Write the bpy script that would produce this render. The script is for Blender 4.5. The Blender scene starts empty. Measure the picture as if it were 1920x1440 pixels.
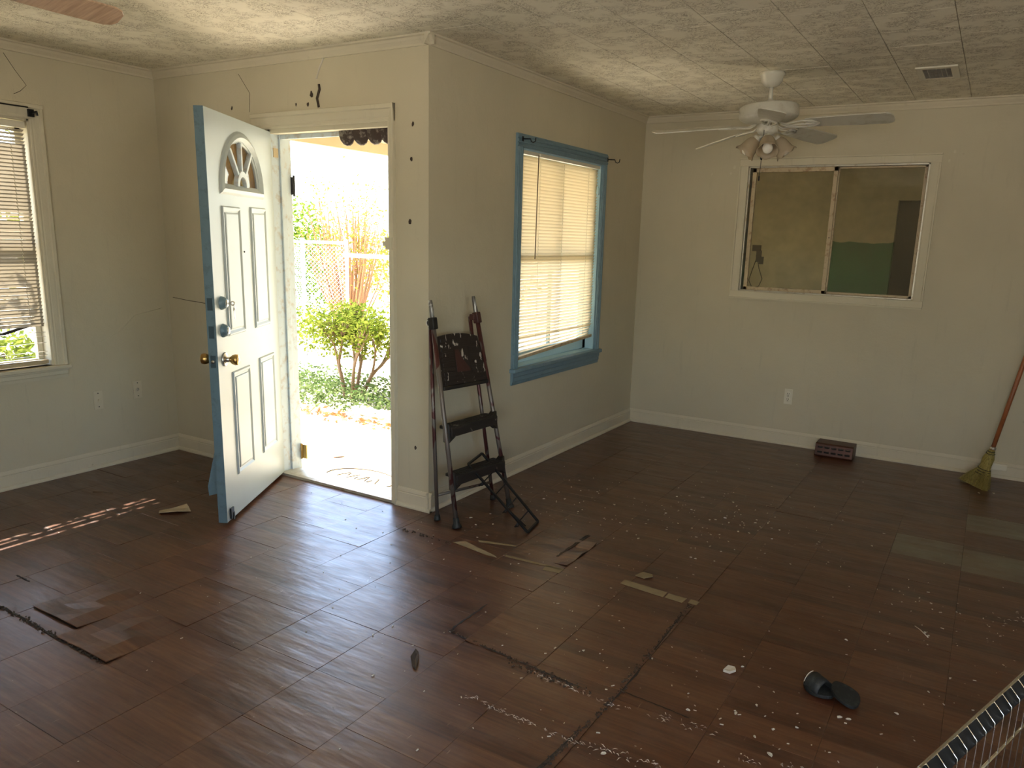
import bpy, bmesh, math, random
import numpy as np
from mathutils import Vector, Matrix
from mathutils.geometry import tessellate_polygon

random.seed(7)
rng = np.random.default_rng(7)
PI = math.pi
W, D, H = 2.173, 2.7355, 2.44        # left wall at x=-W, back wall at y=D, ceiling height H
XR, YR = 4.3, -4.9                   # right wall and rear wall, out of view
sc = bpy.context.scene
col = sc.collection

# ------------------------------------------------------------------ camera
cam_d = bpy.data.cameras.new('camera')
cam = bpy.data.objects.new('camera', cam_d); col.objects.link(cam)
cam.location = (2.5045, -3.1838, 1.4859)
cam.rotation_euler = (1.3528, -0.0281, 0.5414)
cam_d.sensor_width = 36; cam_d.lens = 1441.18 / 1920 * 36
cam_d.shift_x = -29.37 / 1920; cam_d.shift_y = 46.13 / 1920
cam_d.clip_start = 0.02; cam_d.clip_end = 200
sc.camera = cam

# ------------------------------------------------------------------ light
SUN_EL = math.radians(45)
SUN_DIR = Vector((1.0, 0.10, -1.0)).normalized()       # the way the sunlight travels
world = bpy.data.worlds.new('world'); sc.world = world; world.use_nodes = True
wn = world.node_tree; wn.nodes.clear()
sky = wn.nodes.new('ShaderNodeTexSky'); sky.sky_type = 'NISHITA'; sky.sun_disc = False
sky.sun_elevation = SUN_EL; sky.sun_rotation = math.radians(-96); sky.air_density = 1.0; sky.dust_density = 1.2
bg = wn.nodes.new('ShaderNodeBackground'); bg.inputs['Strength'].default_value = 0.55
wo = wn.nodes.new('ShaderNodeOutputWorld')
wn.links.new(sky.outputs[0], bg.inputs[0]); wn.links.new(bg.outputs[0], wo.inputs[0])
sun_d = bpy.data.lights.new('sun', 'SUN'); sun_d.energy = 12.5; sun_d.angle = math.radians(0.53)
sun_d.color = (1.0, 0.95, 0.84)
sun = bpy.data.objects.new('sun', sun_d); col.objects.link(sun)
sun.rotation_euler = SUN_DIR.to_track_quat('-Z', 'Y').to_euler(); sun.location = (-12, -2, 14)
vs = sc.view_settings
vs.view_transform = 'Standard'; vs.look = 'None'; vs.gamma = 1.0; vs.use_curve_mapping = False
vs.exposure = 1.5
def fill_light(name, loc, rot, sx, sy, power, color):
    d = bpy.data.lights.new(name, 'AREA'); d.shape = 'RECTANGLE'; d.size = sx; d.size_y = sy; d.energy = power; d.color = color
    o = bpy.data.objects.new(name, d); col.objects.link(o); o.location = loc; o.rotation_euler = rot
# added fill lamps behind and right of the camera, to lift the room's ambient light
# (tilted upwards so they brighten the ceiling more than the floor)
fill_light('rear_fill_light', (2.75, -5.06, 1.30), (PI/2+.80, 0, 0), 1.5, 1.1, 26, (1.0, .96, .90))
fill_light('side_fill_light', (4.46, -2.9, 1.35), (PI/2+.42, 0, PI/2), 1.7, 1.1, 1.5, (1.0, .96, .90))
cy = sc.cycles
cy.use_denoising = True; cy.use_adaptive_sampling = True; cy.adaptive_threshold = 0.045
cy.max_bounces = 8; cy.diffuse_bounces = 6; cy.glossy_bounces = 3; cy.transmission_bounces = 6; cy.transparent_max_bounces = 10
cy.sample_clamp_indirect = 12.0; cy.caustics_reflective = False; cy.caustics_refractive = False

# ------------------------------------------------------------------ helpers
class MB:
    """collects geometry in world coordinates, then builds ONE mesh object"""
    def __init__(s): s.v = []; s.f = []; s.sm = []
    def add(s, vs_, fs, smooth=False):
        o = len(s.v); s.v += [tuple(map(float, p)) for p in vs_]
        s.f += [tuple(i + o for i in f) for f in fs]; s.sm += [smooth] * len(fs); return s
    def box(s, a, b):
        x0, y0, z0 = [min(p, q) for p, q in zip(a, b)]; x1, y1, z1 = [max(p, q) for p, q in zip(a, b)]
        return s.add([(x0,y0,z0),(x1,y0,z0),(x1,y1,z0),(x0,y1,z0),(x0,y0,z1),(x1,y0,z1),(x1,y1,z1),(x0,y1,z1)],
                     [(0,3,2,1),(4,5,6,7),(0,1,5,4),(1,2,6,5),(2,3,7,6),(3,0,4,7)])
    def obox(s, c, ax, hs):
        """oriented box: centre, three axes, half sizes"""
        c = Vector(c); A = [Vector(a).normalized() * h for a, h in zip(ax, hs)]
        P = [c + A[0]*i + A[1]*j + A[2]*k for k in (-1, 1) for i, j in ((-1,-1),(1,-1),(1,1),(-1,1))]
        return s.add(P, [(0,3,2,1),(4,5,6,7),(0,1,5,4),(1,2,6,5),(2,3,7,6),(3,0,4,7)])
    def bar(s, p, q, w, h=None, up=(0,0,1)):
        """rectangular bar from p to q; w across, h along 'up'"""
        p, q = Vector(p), Vector(q); d = (q - p); L = d.length; d.normalize()
        up = Vector(up)
        if abs(d.dot(up)) > .98: up = Vector((1,0,0))
        a = d.cross(up).normalized(); u = a.cross(d).normalized()
        return s.obox((p + q) / 2, (d, a, u), (L/2, w/2, (h or w)/2))
    def tube(s, pts, r, n=8, caps=True, closed=False):
        pts = [Vector(p) for p in pts]; m = len(pts)
        rs = r if isinstance(r, (list, tuple)) else [r] * m
        vs_, fs = [], []
        prev = None
        for i, p in enumerate(pts):
            if closed: d = pts[(i+1) % m] - pts[i-1]
            else: d = pts[min(i+1, m-1)] - pts[max(i-1, 0)]
            if d.length < 1e-9: d = Vector((0,0,1))
            d.normalize()
            if prev is None:
                a = d.cross(Vector((0,0,1)))
                if a.length < .1: a = d.cross(Vector((1,0,0)))
            else: a = prev - d * prev.dot(d)
            a.normalize(); prev = a; b = d.cross(a)
            for k in range(n):
                t = 2*PI*k/n; vs_.append(p + (a*math.cos(t) + b*math.sin(t)) * rs[i])
        rng_ = range(m if closed else m-1)
        for i in rng_:
            j = (i+1) % m
            for k in range(n):
                fs.append((i*n+k, i*n+(k+1) % n, j*n+(k+1) % n, j*n+k))
        if caps and not closed:
            fs.append(tuple(reversed(range(n)))); fs.append(tuple(range((m-1)*n, m*n)))
        return s.add(vs_, fs, True)
    def lathe(s, prof, c=(0,0,0), n=24, axis=(0,0,1), wave=None):
        """profile of (radius, height along axis)"""
        ax = Vector(axis).normalized(); a = ax.cross(Vector((0,1,0)))
        if a.length < .1: a = ax.cross(Vector((1,0,0)))
        a.normalize(); b = ax.cross(a); c = Vector(c); vs_, fs = [], []
        for j, (r, h) in enumerate(prof):
            for k in range(n):
                t = 2*PI*k/n; hh = h + (wave(j, t) if wave else 0)
                vs_.append(c + ax*hh + (a*math.cos(t) + b*math.sin(t)) * max(r, 1e-5))
        for j in range(len(prof)-1):
            for k in range(n):
                fs.append((j*n+k, j*n+(k+1) % n, (j+1)*n+(k+1) % n, (j+1)*n+k))
        return s.add(vs_, fs, True)
    def plate(s, outer, holes, to3, t0, t1):
        """flat plate with holes; to3(u, v, t) maps to 3-D, t0..t1 is the thickness"""
        loops = [outer] + list(holes)
        tris = tessellate_polygon([[Vector((u, v, 0)) for u, v in lp] for lp in loops])
        flat = [p for lp in loops for p in lp]; n = len(flat)
        vs_ = [to3(u, v, t0) for u, v in flat] + [to3(u, v, t1) for u, v in flat]
        fs = [tuple(t) for t in tris] + [tuple(i + n for i in reversed(t)) for t in tris]
        o = 0
        for lp in loops:
            m = len(lp)
            for i in range(m): a, b = o+i, o+(i+1) % m; fs.append((a, b, b+n, a+n))
            o += m
        return s.add(vs_, fs)
    def extrude(s, prof, p, q, a, b, close=True):
        """profile [(u, v)] on axes a, b, swept straight from p to q"""
        p, q, a, b = map(Vector, (p, q, a, b)); n = len(prof)
        vs_ = [p + a*u + b*v for u, v in prof] + [q + a*u + b*v for u, v in prof]
        fs = [(i, (i+1) % n, (i+1) % n + n, i+n) for i in range(n)] + [tuple(reversed(range(n))), tuple(range(n, 2*n))]
        return s.add(vs_, fs)
    def build(s, name, mat, parent=None, base=None, bevel=0, props=None, seg=2, smooth=None):
        if base is None: base = wpos(parent) if parent else Vector((0,0,0))
        base = Vector(base)
        me = bpy.data.meshes.new(name)
        me.from_pydata([tuple(Vector(v) - base) for v in s.v], [], s.f)
        me.polygons.foreach_set('use_smooth', s.sm if smooth is None else [smooth]*len(s.f))
        bm = bmesh.new(); bm.from_mesh(me)
        bmesh.ops.recalc_face_normals(bm, faces=bm.faces); bm.to_mesh(me); bm.free()
        o = bpy.data.objects.new(name, me); col.objects.link(o)
        if mat: me.materials.append(mat)
        if parent:
            o.parent = parent; o.location = base - wpos(parent)
        else: o.location = base
        o['_w'] = tuple(base)
        if bevel:
            m = o.modifiers.new('bevel', 'BEVEL'); m.width = bevel; m.segments = seg; m.limit_method = 'ANGLE'; m.angle_limit = math.radians(40)
            m.harden_normals = False
        for k, v in (props or {}).items(): o[k] = v
        return o

def wpos(o):
    return Vector(o['_w']) if o is not None and '_w' in o else Vector((0,0,0))

def thing(name, label, cat, loc, group=None):
    o = bpy.data.objects.new(name, None); col.objects.link(o); o.location = loc; o['_w'] = tuple(map(float, loc))
    o.empty_display_size = .05
    o['label'] = label; o['category'] = cat
    if group: o['group'] = group
    return o
def tag(o, label, cat, group=None):
    o['label'] = label; o['category'] = cat
    if group: o['group'] = group
    return o
def structure(o, label=None):
    o['kind'] = 'structure'
    if label: o['label'] = label
    return o
def sroot(name, loc, label=None):
    o = bpy.data.objects.new(name, None); col.objects.link(o); o.location = loc; o['_w'] = tuple(map(float, loc)); o['kind'] = 'structure'
    o.empty_display_size = .05
    if label: o['label'] = label
    return o
def copy_part(o, parent, loc):
    c = o.copy(); col.objects.link(c); c.parent = parent; c.location = loc; return c
def lerp(a, b, t): return Vector(a) * (1-t) + Vector(b) * t

# ------------------------------------------------------------------ materials
class NT:
    def __init__(s, name):
        s.m = bpy.data.materials.new(name); s.m.use_nodes = True; s.t = s.m.node_tree; s.t.nodes.clear()
        s.out = s.n('ShaderNodeOutputMaterial')
    def n(s, typ, **kw):
        nd = s.t.nodes.new(typ)
        for k, v in kw.items():
            if k.startswith('i_'):
                key = k[2:]; key = int(key) if key.isdigit() else key.replace('_', ' ')
                nd.inputs[key].default_value = v
            else: setattr(nd, k, v)
        return nd
    def l(s, a, b): s.t.links.new(a, b)
    def coord(s, scale=(1,1,1), kind='pos', loc=(0,0,0), rot=(0,0,0)):
        if kind == 'pos': src = s.n('ShaderNodeNewGeometry').outputs['Position']
        else: src = s.n('ShaderNodeTexCoord').outputs['Object']
        mp = s.n('ShaderNodeMapping'); mp.inputs['Scale'].default_value = scale; mp.inputs['Location'].default_value = loc
        mp.inputs['Rotation'].default_value = rot
        s.l(src, mp.inputs[0]); return mp.outputs[0]
    def noise(s, vec, scale, detail=4, rough=.55, dist=0):
        nd = s.n('ShaderNodeTexNoise'); nd.inputs['Scale'].default_value = scale; nd.inputs['Detail'].default_value = detail
        nd.inputs['Roughness'].default_value = rough; nd.inputs['Distortion'].default_value = dist
        if vec is not None: s.l(vec, nd.inputs['Vector'])
        return nd.outputs['Fac']
    def ramp(s, fac, stops, interp='LINEAR'):
        r = s.n('ShaderNodeValToRGB'); r.color_ramp.interpolation = interp
        e = r.color_ramp.elements
        while len(e) < len(stops): e.new(.5)
        for i, (p, c) in enumerate(stops):
            e[i].position = p; e[i].color = (c, c, c, 1) if isinstance(c, (int, float)) else (*c, 1)
        s.l(fac, r.inputs[0]); return r.outputs[0]
    def mix(s, fac, a, b, mode='MIX'):
        m = s.n('ShaderNodeMix', data_type='RGBA', blend_type=mode)
        for sock, val in ((m.inputs[0], fac), (m.inputs[6], a), (m.inputs[7], b)):
            if isinstance(val, (int, float)): sock.default_value = val
            elif isinstance(val, tuple): sock.default_value = (*val, 1)
            else: s.l(val, sock)
        return m.outputs[2]
    def math(s, op, a, b=0.0, c=None):
        m = s.n('ShaderNodeMath', operation=op)
        for i, val in enumerate((a, b) if c is None else (a, b, c)):
            if isinstance(val, (int, float)): m.inputs[i].default_value = val
            else: s.l(val, m.inputs[i])
        return m.outputs[0]
    def bump(s, h, strength=.3, dist=.01, nrm=None):
        b = s.n('ShaderNodeBump'); b.inputs['Strength'].default_value = strength; b.inputs['Distance'].default_value = dist
        s.l(h, b.inputs['Height'])
        if nrm is not None: s.l(nrm, b.inputs['Normal'])
        return b.outputs[0]
    def pbr(s, color, rough=.5, metal=0, normal=None, spec=.5, coat=0, trans=0, **kw):
        p = s.n('ShaderNodeBsdfPrincipled')
        for key, val in (('Base Color', color), ('Roughness', rough), ('Metallic', metal)):
            if isinstance(val, (int, float)): p.inputs[key].default_value = val
            elif isinstance(val, tuple): p.inputs[key].default_value = (*val, 1)
            else: s.l(val, p.inputs[key])
        p.inputs['Specular IOR Level'].default_value = spec
        p.inputs['Coat Weight'].default_value = coat; p.inputs['Coat Roughness'].default_value = .30
        if normal is not None: s.l(normal, p.inputs['Normal'])
        s.l(p.outputs[0], s.out.inputs[0]); return p

def m_simple(name, c, rough=.5, metal=0, var=.15, scale=8, bump=0, spec=.5, dirt=None, dirt_amt=.6, dscale=30):
    t = NT(name); v = t.coord(kind='obj')
    f = t.noise(v, scale, 5)
    c2 = tuple(max(0, x*(1-var)) for x in c); c3 = tuple(min(1, x*(1+var)) for x in c)
    colr = t.mix(f, c2, c3)
    if dirt:
        g = t.noise(v, dscale, 6, .65)
        colr = t.mix(t.ramp(g, [(.52, 0.0), (.66, dirt_amt)]), colr, dirt)
    nrm = t.bump(t.noise(v, scale*6, 4), bump, .004) if bump else None
    t.pbr(colr, rough, metal, nrm, spec); return t.m

M = {}
def wall_mat(name, base, dirtc=(.16,.09,.04), amount=1.0):
    t = NT(name); v = t.coord()
    big = t.noise(v, .9, 4, .6); mid = t.noise(v, 4.5, 5, .6)
    c = t.mix(t.ramp(big, [(.3, 0.0), (.75, 1.0)]), tuple(x*.90 for x in base), tuple(min(1, x*1.05) for x in base))
    c = t.mix(t.math('MULTIPLY', mid, .35), c, tuple(x*.82 for x in base))
    sp = t.n('ShaderNodeTexVoronoi', feature='F1'); sp.inputs['Scale'].default_value = 5.0; t.l(v, sp.inputs['Vector'])
    spots = t.math('MULTIPLY', t.ramp(sp.outputs['Distance'], [(.02, 1.0), (.055, 0.0)]), t.ramp(t.noise(v, 2.3, 2), [(.56, 0.0), (.62, .55*amount)]))
    c = t.mix(spots, c, dirtc)
    # runs of grime, long in z
    v2 = t.coord(scale=(9, 9, 1.1)); run = t.noise(v2, 2.2, 6, .7)
    c = t.mix(t.ramp(run, [(.58, 0.0), (.82, .35*amount)]), c, tuple(x*.62 for x in base))
    h = t.math('ADD', t.noise(v, 14, 5, .6), t.math('MULTIPLY', t.noise(v, 90, 3), .35))
    t.pbr(c, .62, 0, t.bump(h, .35, .006), .35); return t.m
M['wall'] = wall_mat('wall_paint', (.60, .545, .405))
M['trim'] = wall_mat('trim_paint', (.66, .60, .46), amount=1.6)
M['casing_white'] = wall_mat('casing_paint', (.66, .61, .47), (.10,.07,.05), 1.8)
M['siding'] = m_simple('outer_siding', (.55,.47,.33), .7)

# ceiling tile: pressed fibre with worm-track fissures
t = NT('ceiling_tile'); v = t.coord()
fis = t.noise(t.coord(scale=(1, 1.6, 1)), 26, 4, .6, 2.2)
ridge = t.math('ABSOLUTE', t.math('SUBTRACT', fis, .5))
grv = t.ramp(ridge, [(.0, 0.0), (.035, 1.0)])
msk = t.ramp(t.noise(v, 9, 3), [(.42, 1.0), (.56, 0.0)])
grv2 = t.math('MAXIMUM', grv, msk)
oi = t.n('ShaderNodeObjectInfo').outputs['Random']
base = t.mix(oi, (.86,.81,.68), (.90,.855,.72))
base = t.mix(t.ramp(t.noise(t.coord(scale=(.8,3,1)), 1.6, 5, .6), [(.5, 0.0), (.85, .18)]), base, (.50,.43,.32))
cc = t.mix(grv2, (.27,.21,.13), base)
t.pbr(cc, .85, 0, t.bump(t.math('ADD', grv2, t.math('MULTIPLY', t.noise(v, 120, 3), .3)), .5, .004), .2)
M['ceil_tile'] = t.m
M['ceil_back'] = m_simple('ceiling_backing', (.10,.075,.05), .9)

# vinyl floor tile printed with narrow dark wood strips running along x
def floor_mat(name, worn=False):
    t = NT(name)
    pos = t.n('ShaderNodeNewGeometry').outputs['Position']
    sp = t.n('ShaderNodeSeparateXYZ'); t.l(pos, sp.inputs[0])
    tc = t.n('ShaderNodeTexCoord').outputs['Object']
    so = t.n('ShaderNodeSeparateXYZ'); t.l(tc, so.inputs[0])
    strip = t.math('FLOOR', t.math('DIVIDE', t.math('ADD', so.outputs[1], .1573), .0629))
    oi = t.n('ShaderNodeObjectInfo').outputs['Random']
    wn_ = t.n('ShaderNodeTexWhiteNoise', noise_dimensions='2D')
    cmb = t.n('ShaderNodeCombineXYZ'); t.l(strip, cmb.inputs[0]); t.l(t.math('FLOOR', t.math('MULTIPLY', oi, 3.0)), cmb.inputs[1]); t.l(cmb.outputs[0], wn_.inputs['Vector'])
    r = wn_.outputs['Value']
    g = t.noise(t.coord(scale=(1.6, 34, 1)), 2.2, 6, .62, .3)
    g2 = t.noise(t.coord(scale=(3, 120, 1)), 2.0, 4, .6)
    tone = t.math('ADD', t.math('MULTIPLY', g, .80), t.math('ADD', t.math('MULTIPLY', r, .24), t.math('MULTIPLY', g2, .18)))
    c = t.ramp(tone, [(.30, (.022,.006,.003)), (.50, (.060,.018,.008)), (.68, (.100,.036,.016)), (.90, (.16,.072,.032))])
    if worn:
        c = t.mix(t.ramp(t.noise(t.coord(), 6, 5, .7), [(.30, .35), (.6, .92)]), c, (.17,.155,.105))
    # grey scuffs and ground-in dust
    v = t.coord()
    sc1 = t.noise(t.coord(scale=(5, 5, 1), rot=(0,0,.5)), 1.0, 8, .75)
    c = t.mix(t.ramp(sc1, [(.50, 0.0), (.80, .28)]), c, (.22,.15,.11))
    sv = t.n('ShaderNodeTexNoise'); sv.inputs['Scale'].default_value = 1.0; sv.inputs['Detail'].default_value = 3
    t.l(t.coord(scale=(90, 8, 1), rot=(0,0,.9)), sv.inputs['Vector'])
    scr = t.math('MULTIPLY', t.ramp(sv.outputs['Fac'], [(.70, 0.0), (.74, .7)]), t.ramp(t.noise(v, 1.7, 3), [(.5, 0.0), (.62, 1.0)]))
    c = t.mix(scr, c, (.36,.27,.20))
    fl = t.n('ShaderNodeTexVoronoi', feature='F1'); fl.inputs['Scale'].default_value = 16; t.l(t.coord(scale=(1,1.5,1)), fl.inputs['Vector'])
    fleck = t.math('MULTIPLY', t.ramp(fl.outputs['Distance'], [(.045, 1.0), (.07, 0.0)]), t.ramp(t.noise(v, 3.1, 2), [(.55, 0.0), (.6, .8)]))
    c = t.mix(fleck, c, (.5,.45,.36))
    rough = t.ramp(t.noise(t.coord(scale=(2, 6, 1)), 2.6, 6, .65), [(.28, .28), (.55, .38), (.80, .52)])
    h1 = t.noise(t.coord(scale=(1.2, 4.5, 1)), 2.6, 3, .5)
    h2 = t.noise(t.coord(scale=(5, 28, 1)), 2.0, 4, .6)
    hh = t.math('ADD', t.math('MULTIPLY', h1, 1.0), t.math('MULTIPLY', h2, .03))
    n1 = t.bump(hh, .40, .014)
    t.pbr(c, rough, 0, t.bump(t.noise(v, 130, 2), .12, .001, n1), .7, coat=.22)
    return t.m
M['floor_tile'] = floor_mat('floor_tile'); M['floor_worn'] = floor_mat('floor_tile_worn', True)
M['floor_base'] = m_simple('floor_grime', (.045,.028,.018), .8, var=.5, scale=30)

M['door_white'] = m_simple('door_white', (.42,.475,.49), .38, var=.05, scale=5, dirt=(.42,.50,.50), dirt_amt=.30, dscale=10)
M['door_blue'] = m_simple('door_blue', (.125,.20,.245), .45, var=.10, scale=6, dirt=(.07,.11,.13), dirt_amt=.5, dscale=25)
M['bolt_blue'] = m_simple('bolt_plate_blue', (.05,.085,.105), .45, .3)
M['jamb'] = m_simple('jamb_paint', (.52,.60,.66), .5, var=.08, dirt=(.40,.30,.2), dirt_amt=.5, dscale=22)
M['blue'] = m_simple('blue_paint', (.16,.255,.315), .42, var=.10, scale=10, bump=.1, dirt=(.09,.18,.24), dirt_amt=.4, dscale=30)
M['lightblue'] = m_simple('pale_blue_paint', (.42,.62,.72), .5, var=.08)
M['alu'] = m_simple('aluminium', (.55,.52,.44), .42, .55, var=.1, dirt=(.30,.20,.10), dirt_amt=.6, dscale=20)
M['sash_wood'] = m_simple('sash_tan', (.52,.42,.27), .5, var=.12, dirt=(.25,.12,.06), dirt_amt=.6)
M['fan_white'] = m_simple('fan_enamel', (.62,.60,.52), .30, var=.06, dirt=(.34,.28,.18), dirt_amt=.4, dscale=14)
M['brass'] = m_simple('brass', (.50,.33,.12), .28, 1, var=.2)
M['steel'] = m_simple('steel', (.62,.60,.56), .28, 1, var=.1)
M['chrome_wire'] = m_simple('chrome_wire', (.78,.74,.66), .22, 1, var=.05)
M['black_metal'] = m_simple('black_metal', (.012,.013,.014), .42, .3, var=.3)
M['black_rubber'] = m_simple('black_rubber', (.012,.014,.014), .6, var=.4, dirt=(.08,.09,.08), dirt_amt=.35, dscale=40)
M['dark_plastic'] = m_simple('dark_plastic', (.016,.013,.011), .5, var=.3)
M['plastic_white'] = m_simple('plastic_ivory', (.72,.68,.56), .35, var=.04)
M['slot_dark'] = m_simple('slot_dark', (.02,.017,.014), .7)
M['wood_handle'] = m_simple('broom_wood', (.33,.105,.035), .4, var=.25, scale=5, dirt=(.10,.03,.01), dirt_amt=.5, dscale=12)
M['register'] = m_simple('register_brown', (.075,.025,.014), .4, .3, var=.2)
M['concrete'] = m_simple('concrete', (.72,.65,.54), .85, var=.10, scale=3, dirt=(.46,.38,.28), dirt_amt=.5, dscale=6)
M['soil'] = m_simple('soil_ground', (.66,.57,.42), .9, var=.2, scale=2, dirt=(.30,.30,.14), dirt_amt=.6, dscale=5)
M['stone'] = m_simple('edging_stone', (.50,.46,.40), .85, var=.2)
M['leaf_dead'] = m_simple('dead_leaf', (.42,.22,.09), .7, var=.3)
M['bark'] = m_simple('bark', (.16,.10,.055), .8, var=.3)
M['bark_orange'] = m_simple('bark_orange', (.32,.15,.06), .7, var=.2)
M['soffit'] = m_simple('soffit_paint', (.40,.34,.23), .7, var=.1)
M['paper'] = m_simple('paper_scrap', (.50,.40,.25), .75, var=.2)
M['chip'] = m_simple('paint_chip', (.62,.58,.50), .6, var=.1)
M['beige'] = m_simple('bare_underlay', (.27,.21,.12), .7, var=.25, scale=20)
M['grit'] = m_simple('grit', (.055,.038,.026), .9, var=.5, scale=60)
M['film'] = m_simple('torn_film', (.60,.54,.48), .4, var=.2)
M['galv'] = m_simple('galvanised_wire', (.62,.64,.64), .45, .7)
M['cord'] = m_simple('cord_white', (.75,.70,.55), .6)
M['wand'] = m_simple('wand_plastic', (.14,.10,.06), .3)
M['weather'] = m_simple('weatherstrip', (.045,.025,.02), .6, var=.5, dirt=(.35,.32,.28), dirt_amt=.7, dscale=30)
M['terracotta'] = m_simple('terracotta', (.45,.20,.10), .8)

def m_slat(name, c, tr):
    t = NT(name)
    d = t.n('ShaderNodeBsdfPrincipled'); d.inputs['Base Color'].default_value = (*c, 1); d.inputs['Roughness'].default_value = .45
    x = t.n('ShaderNodeBsdfTranslucent'); x.inputs['Color'].default_value = (*tr, 1)
    mx = t.n('ShaderNodeMixShader'); mx.inputs[0].default_value = .38
    t.l(d.outputs[0], mx.inputs[1]); t.l(x.outputs[0], mx.inputs[2]); t.l(mx.outputs[0], t.out.inputs[0]); return t.m
M['slat'] = m_slat('slat_vinyl', (.66,.58,.42), (.78,.66,.45))
M['slat_grey'] = m_slat('slat_vinyl_old', (.30,.27,.21), (.14,.115,.08))

def m_leaf(name, c1, c2, trans=.4):
    t = NT(name); f = t.noise(t.coord(), 14, 2)
    c = t.mix(t.ramp(f, [(.35, 0.0), (.65, 1.0)]), c1, c2)
    d = t.n('ShaderNodeBsdfDiffuse'); x = t.n('ShaderNodeBsdfTranslucent'); t.l(c, d.inputs[0]); t.l(c, x.inputs[0])
    mx = t.n('ShaderNodeMixShader'); mx.inputs[0].default_value = trans
    t.l(d.outputs[0], mx.inputs[1]); t.l(x.outputs[0], mx.inputs[2]); t.l(mx.outputs[0], t.out.inputs[0]); return t.m
M['leaf_bush'] = m_leaf('leaf_bush', (.07,.11,.012), (.20,.22,.035))
M['leaf_hedge'] = m_leaf('leaf_hedge', (.06,.12,.012), (.17,.24,.03))
M['leaf_yellow'] = m_leaf('leaf_yellow', (.20,.20,.03), (.32,.26,.05))
M['leaf_low'] = m_leaf('leaf_low', (.05,.09,.025), (.16,.20,.08))

def m_glass(name, tint=(1,1,1), gloss=.10, dirt=.0, dirtc=(.3,.26,.18), rough=.02):
    t = NT(name)
    tr = t.n('ShaderNodeBsdfTransparent'); tr.inputs[0].default_value = (*tint, 1)
    gl = t.n('ShaderNodeBsdfGlossy'); gl.inputs['Roughness'].default_value = rough
    lw = t.n('ShaderNodeLayerWeight'); lw.inputs['Blend'].default_value = .5
    fr = t.math('MULTIPLY_ADD', t.math('POWER', lw.outputs['Facing'], 4.0), .75, .03)
    mx = t.n('ShaderNodeMixShader'); t.l(fr, mx.inputs[0]); t.l(tr.outputs[0], mx.inputs[1]); t.l(gl.outputs[0], mx.inputs[2])
    last = mx.outputs[0]
    if dirt:
        df = t.n('ShaderNodeBsdfDiffuse'); df.inputs[0].default_value = (*dirtc, 1)
        m2 = t.n('ShaderNodeMixShader')
        t.l(t.ramp(t.noise(t.coord(), 5, 6, .7), [(.3, dirt*.6), (.75, dirt*1.5)]), m2.inputs[0])
        t.l(last, m2.inputs[1]); t.l(df.outputs[0], m2.inputs[2]); last = m2.outputs[0]
    t.l(last, t.out.inputs[0]); return t.m
M['glass'] = m_glass('window_glass', dirt=.06)
M['glass_dirty'] = m_glass('dirty_glass', (.92,.90,.82), dirt=.16)
M['glass_amber'] = m_glass('fanlight_glass', (.85,.72,.50), dirt=.22, dirtc=(.55,.38,.22))
t = NT('frosted_shade')
d = t.n('ShaderNodeBsdfPrincipled'); d.inputs['Base Color'].default_value = (.56,.47,.34,1); d.inputs['Roughness'].default_value = .25
x = t.n('ShaderNodeBsdfTranslucent'); x.inputs['Color'].default_value = (.75,.65,.48,1)
mx = t.n('ShaderNodeMixShader'); mx.inputs[0].default_value = .35
t.l(d.outputs[0], mx.inputs[1]); t.l(x.outputs[0], mx.inputs[2]); t.l(mx.outputs[0], t.out.inputs[0]); M['shade'] = t.m
M['bulb'] = m_simple('bulb_glass', (.85,.82,.74), .25, var=.02)

def m_wood_blade():
    t = NT('blade_wood'); g = t.noise(t.coord(kind='obj', scale=(3, 40, 1)), 2.5, 5, .6, .4)
    t.pbr(t.ramp(g, [(.3, (.34,.22,.14)), (.7, (.55,.38,.26))]), .45); return t.m
M['blade_wood'] = m_wood_blade()
def m_straw():
    t = NT('straw'); g = t.noise(t.coord(kind='obj', scale=(60, 60, 5)), 3, 4)
    t.pbr(t.ramp(g, [(.3, (.17,.13,.03)), (.7, (.42,.34,.10))]), .7, 0, t.bump(g, .5, .004)); return t.m
M['straw'] = m_straw()
def m_paint_spatter(name, base, spat, scale, thr, rough=.5, metal=0):
    t = NT(name); v = t.coord(kind='obj', scale=(1,1,.45)); g = t.noise(v, scale, 3, .5, 1.2)
    c = t.mix(t.ramp(g, [(thr, 0.0), (thr+.03, 1.0)]), base, spat)
    t.pbr(c, rough, metal); return t.m
M['ladder_tube'] = m_paint_spatter('ladder_tube', (.17,.145,.125), (.085,.028,.026), 9, .52, .42, .5)
M['ladder_tip'] = m_paint_spatter('ladder_tip', (.17,.16,.145), (.42,.41,.38), 30, .52, .4, .5)
M['ladder_step'] = m_paint_spatter('ladder_step', (.022,.018,.016), (.15,.13,.11), 16, .64, .5)
M['ladder_seat'] = m_paint_spatter('ladder_seat', (.020,.013,.011), (.52,.48,.42), 30, .63, .5)
M['ladder_red'] = m_simple('ladder_red', (.055,.018,.015), .5, var=.3)
def m_nextroom():
    t = NT('next_room_wall'); pos = t.n('ShaderNodeNewGeometry').outputs['Position']
    s = t.n('ShaderNodeSeparateXYZ'); t.l(pos, s.inputs[0])
    edge = t.math('ADD', s.outputs[2], t.math('MULTIPLY', t.noise(t.coord(), 3.5, 4), .12))
    top = t.math('LESS_THAN', edge, 1.60)
    lx = t.math('GREATER_THAN', t.math('ADD', s.outputs[0], t.math('MULTIPLY', t.noise(t.coord(), 3, 3), .25)), 1.12)
    c = t.mix(t.math('MULTIPLY', top, lx), (.46,.40,.25), (.045,.15,.055)); t.pbr(c, .7); return t.m
M['nextroom'] = m_nextroom()
M['nextroom_plain'] = m_simple('next_room_paint', (.46,.40,.25), .8)

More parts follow.
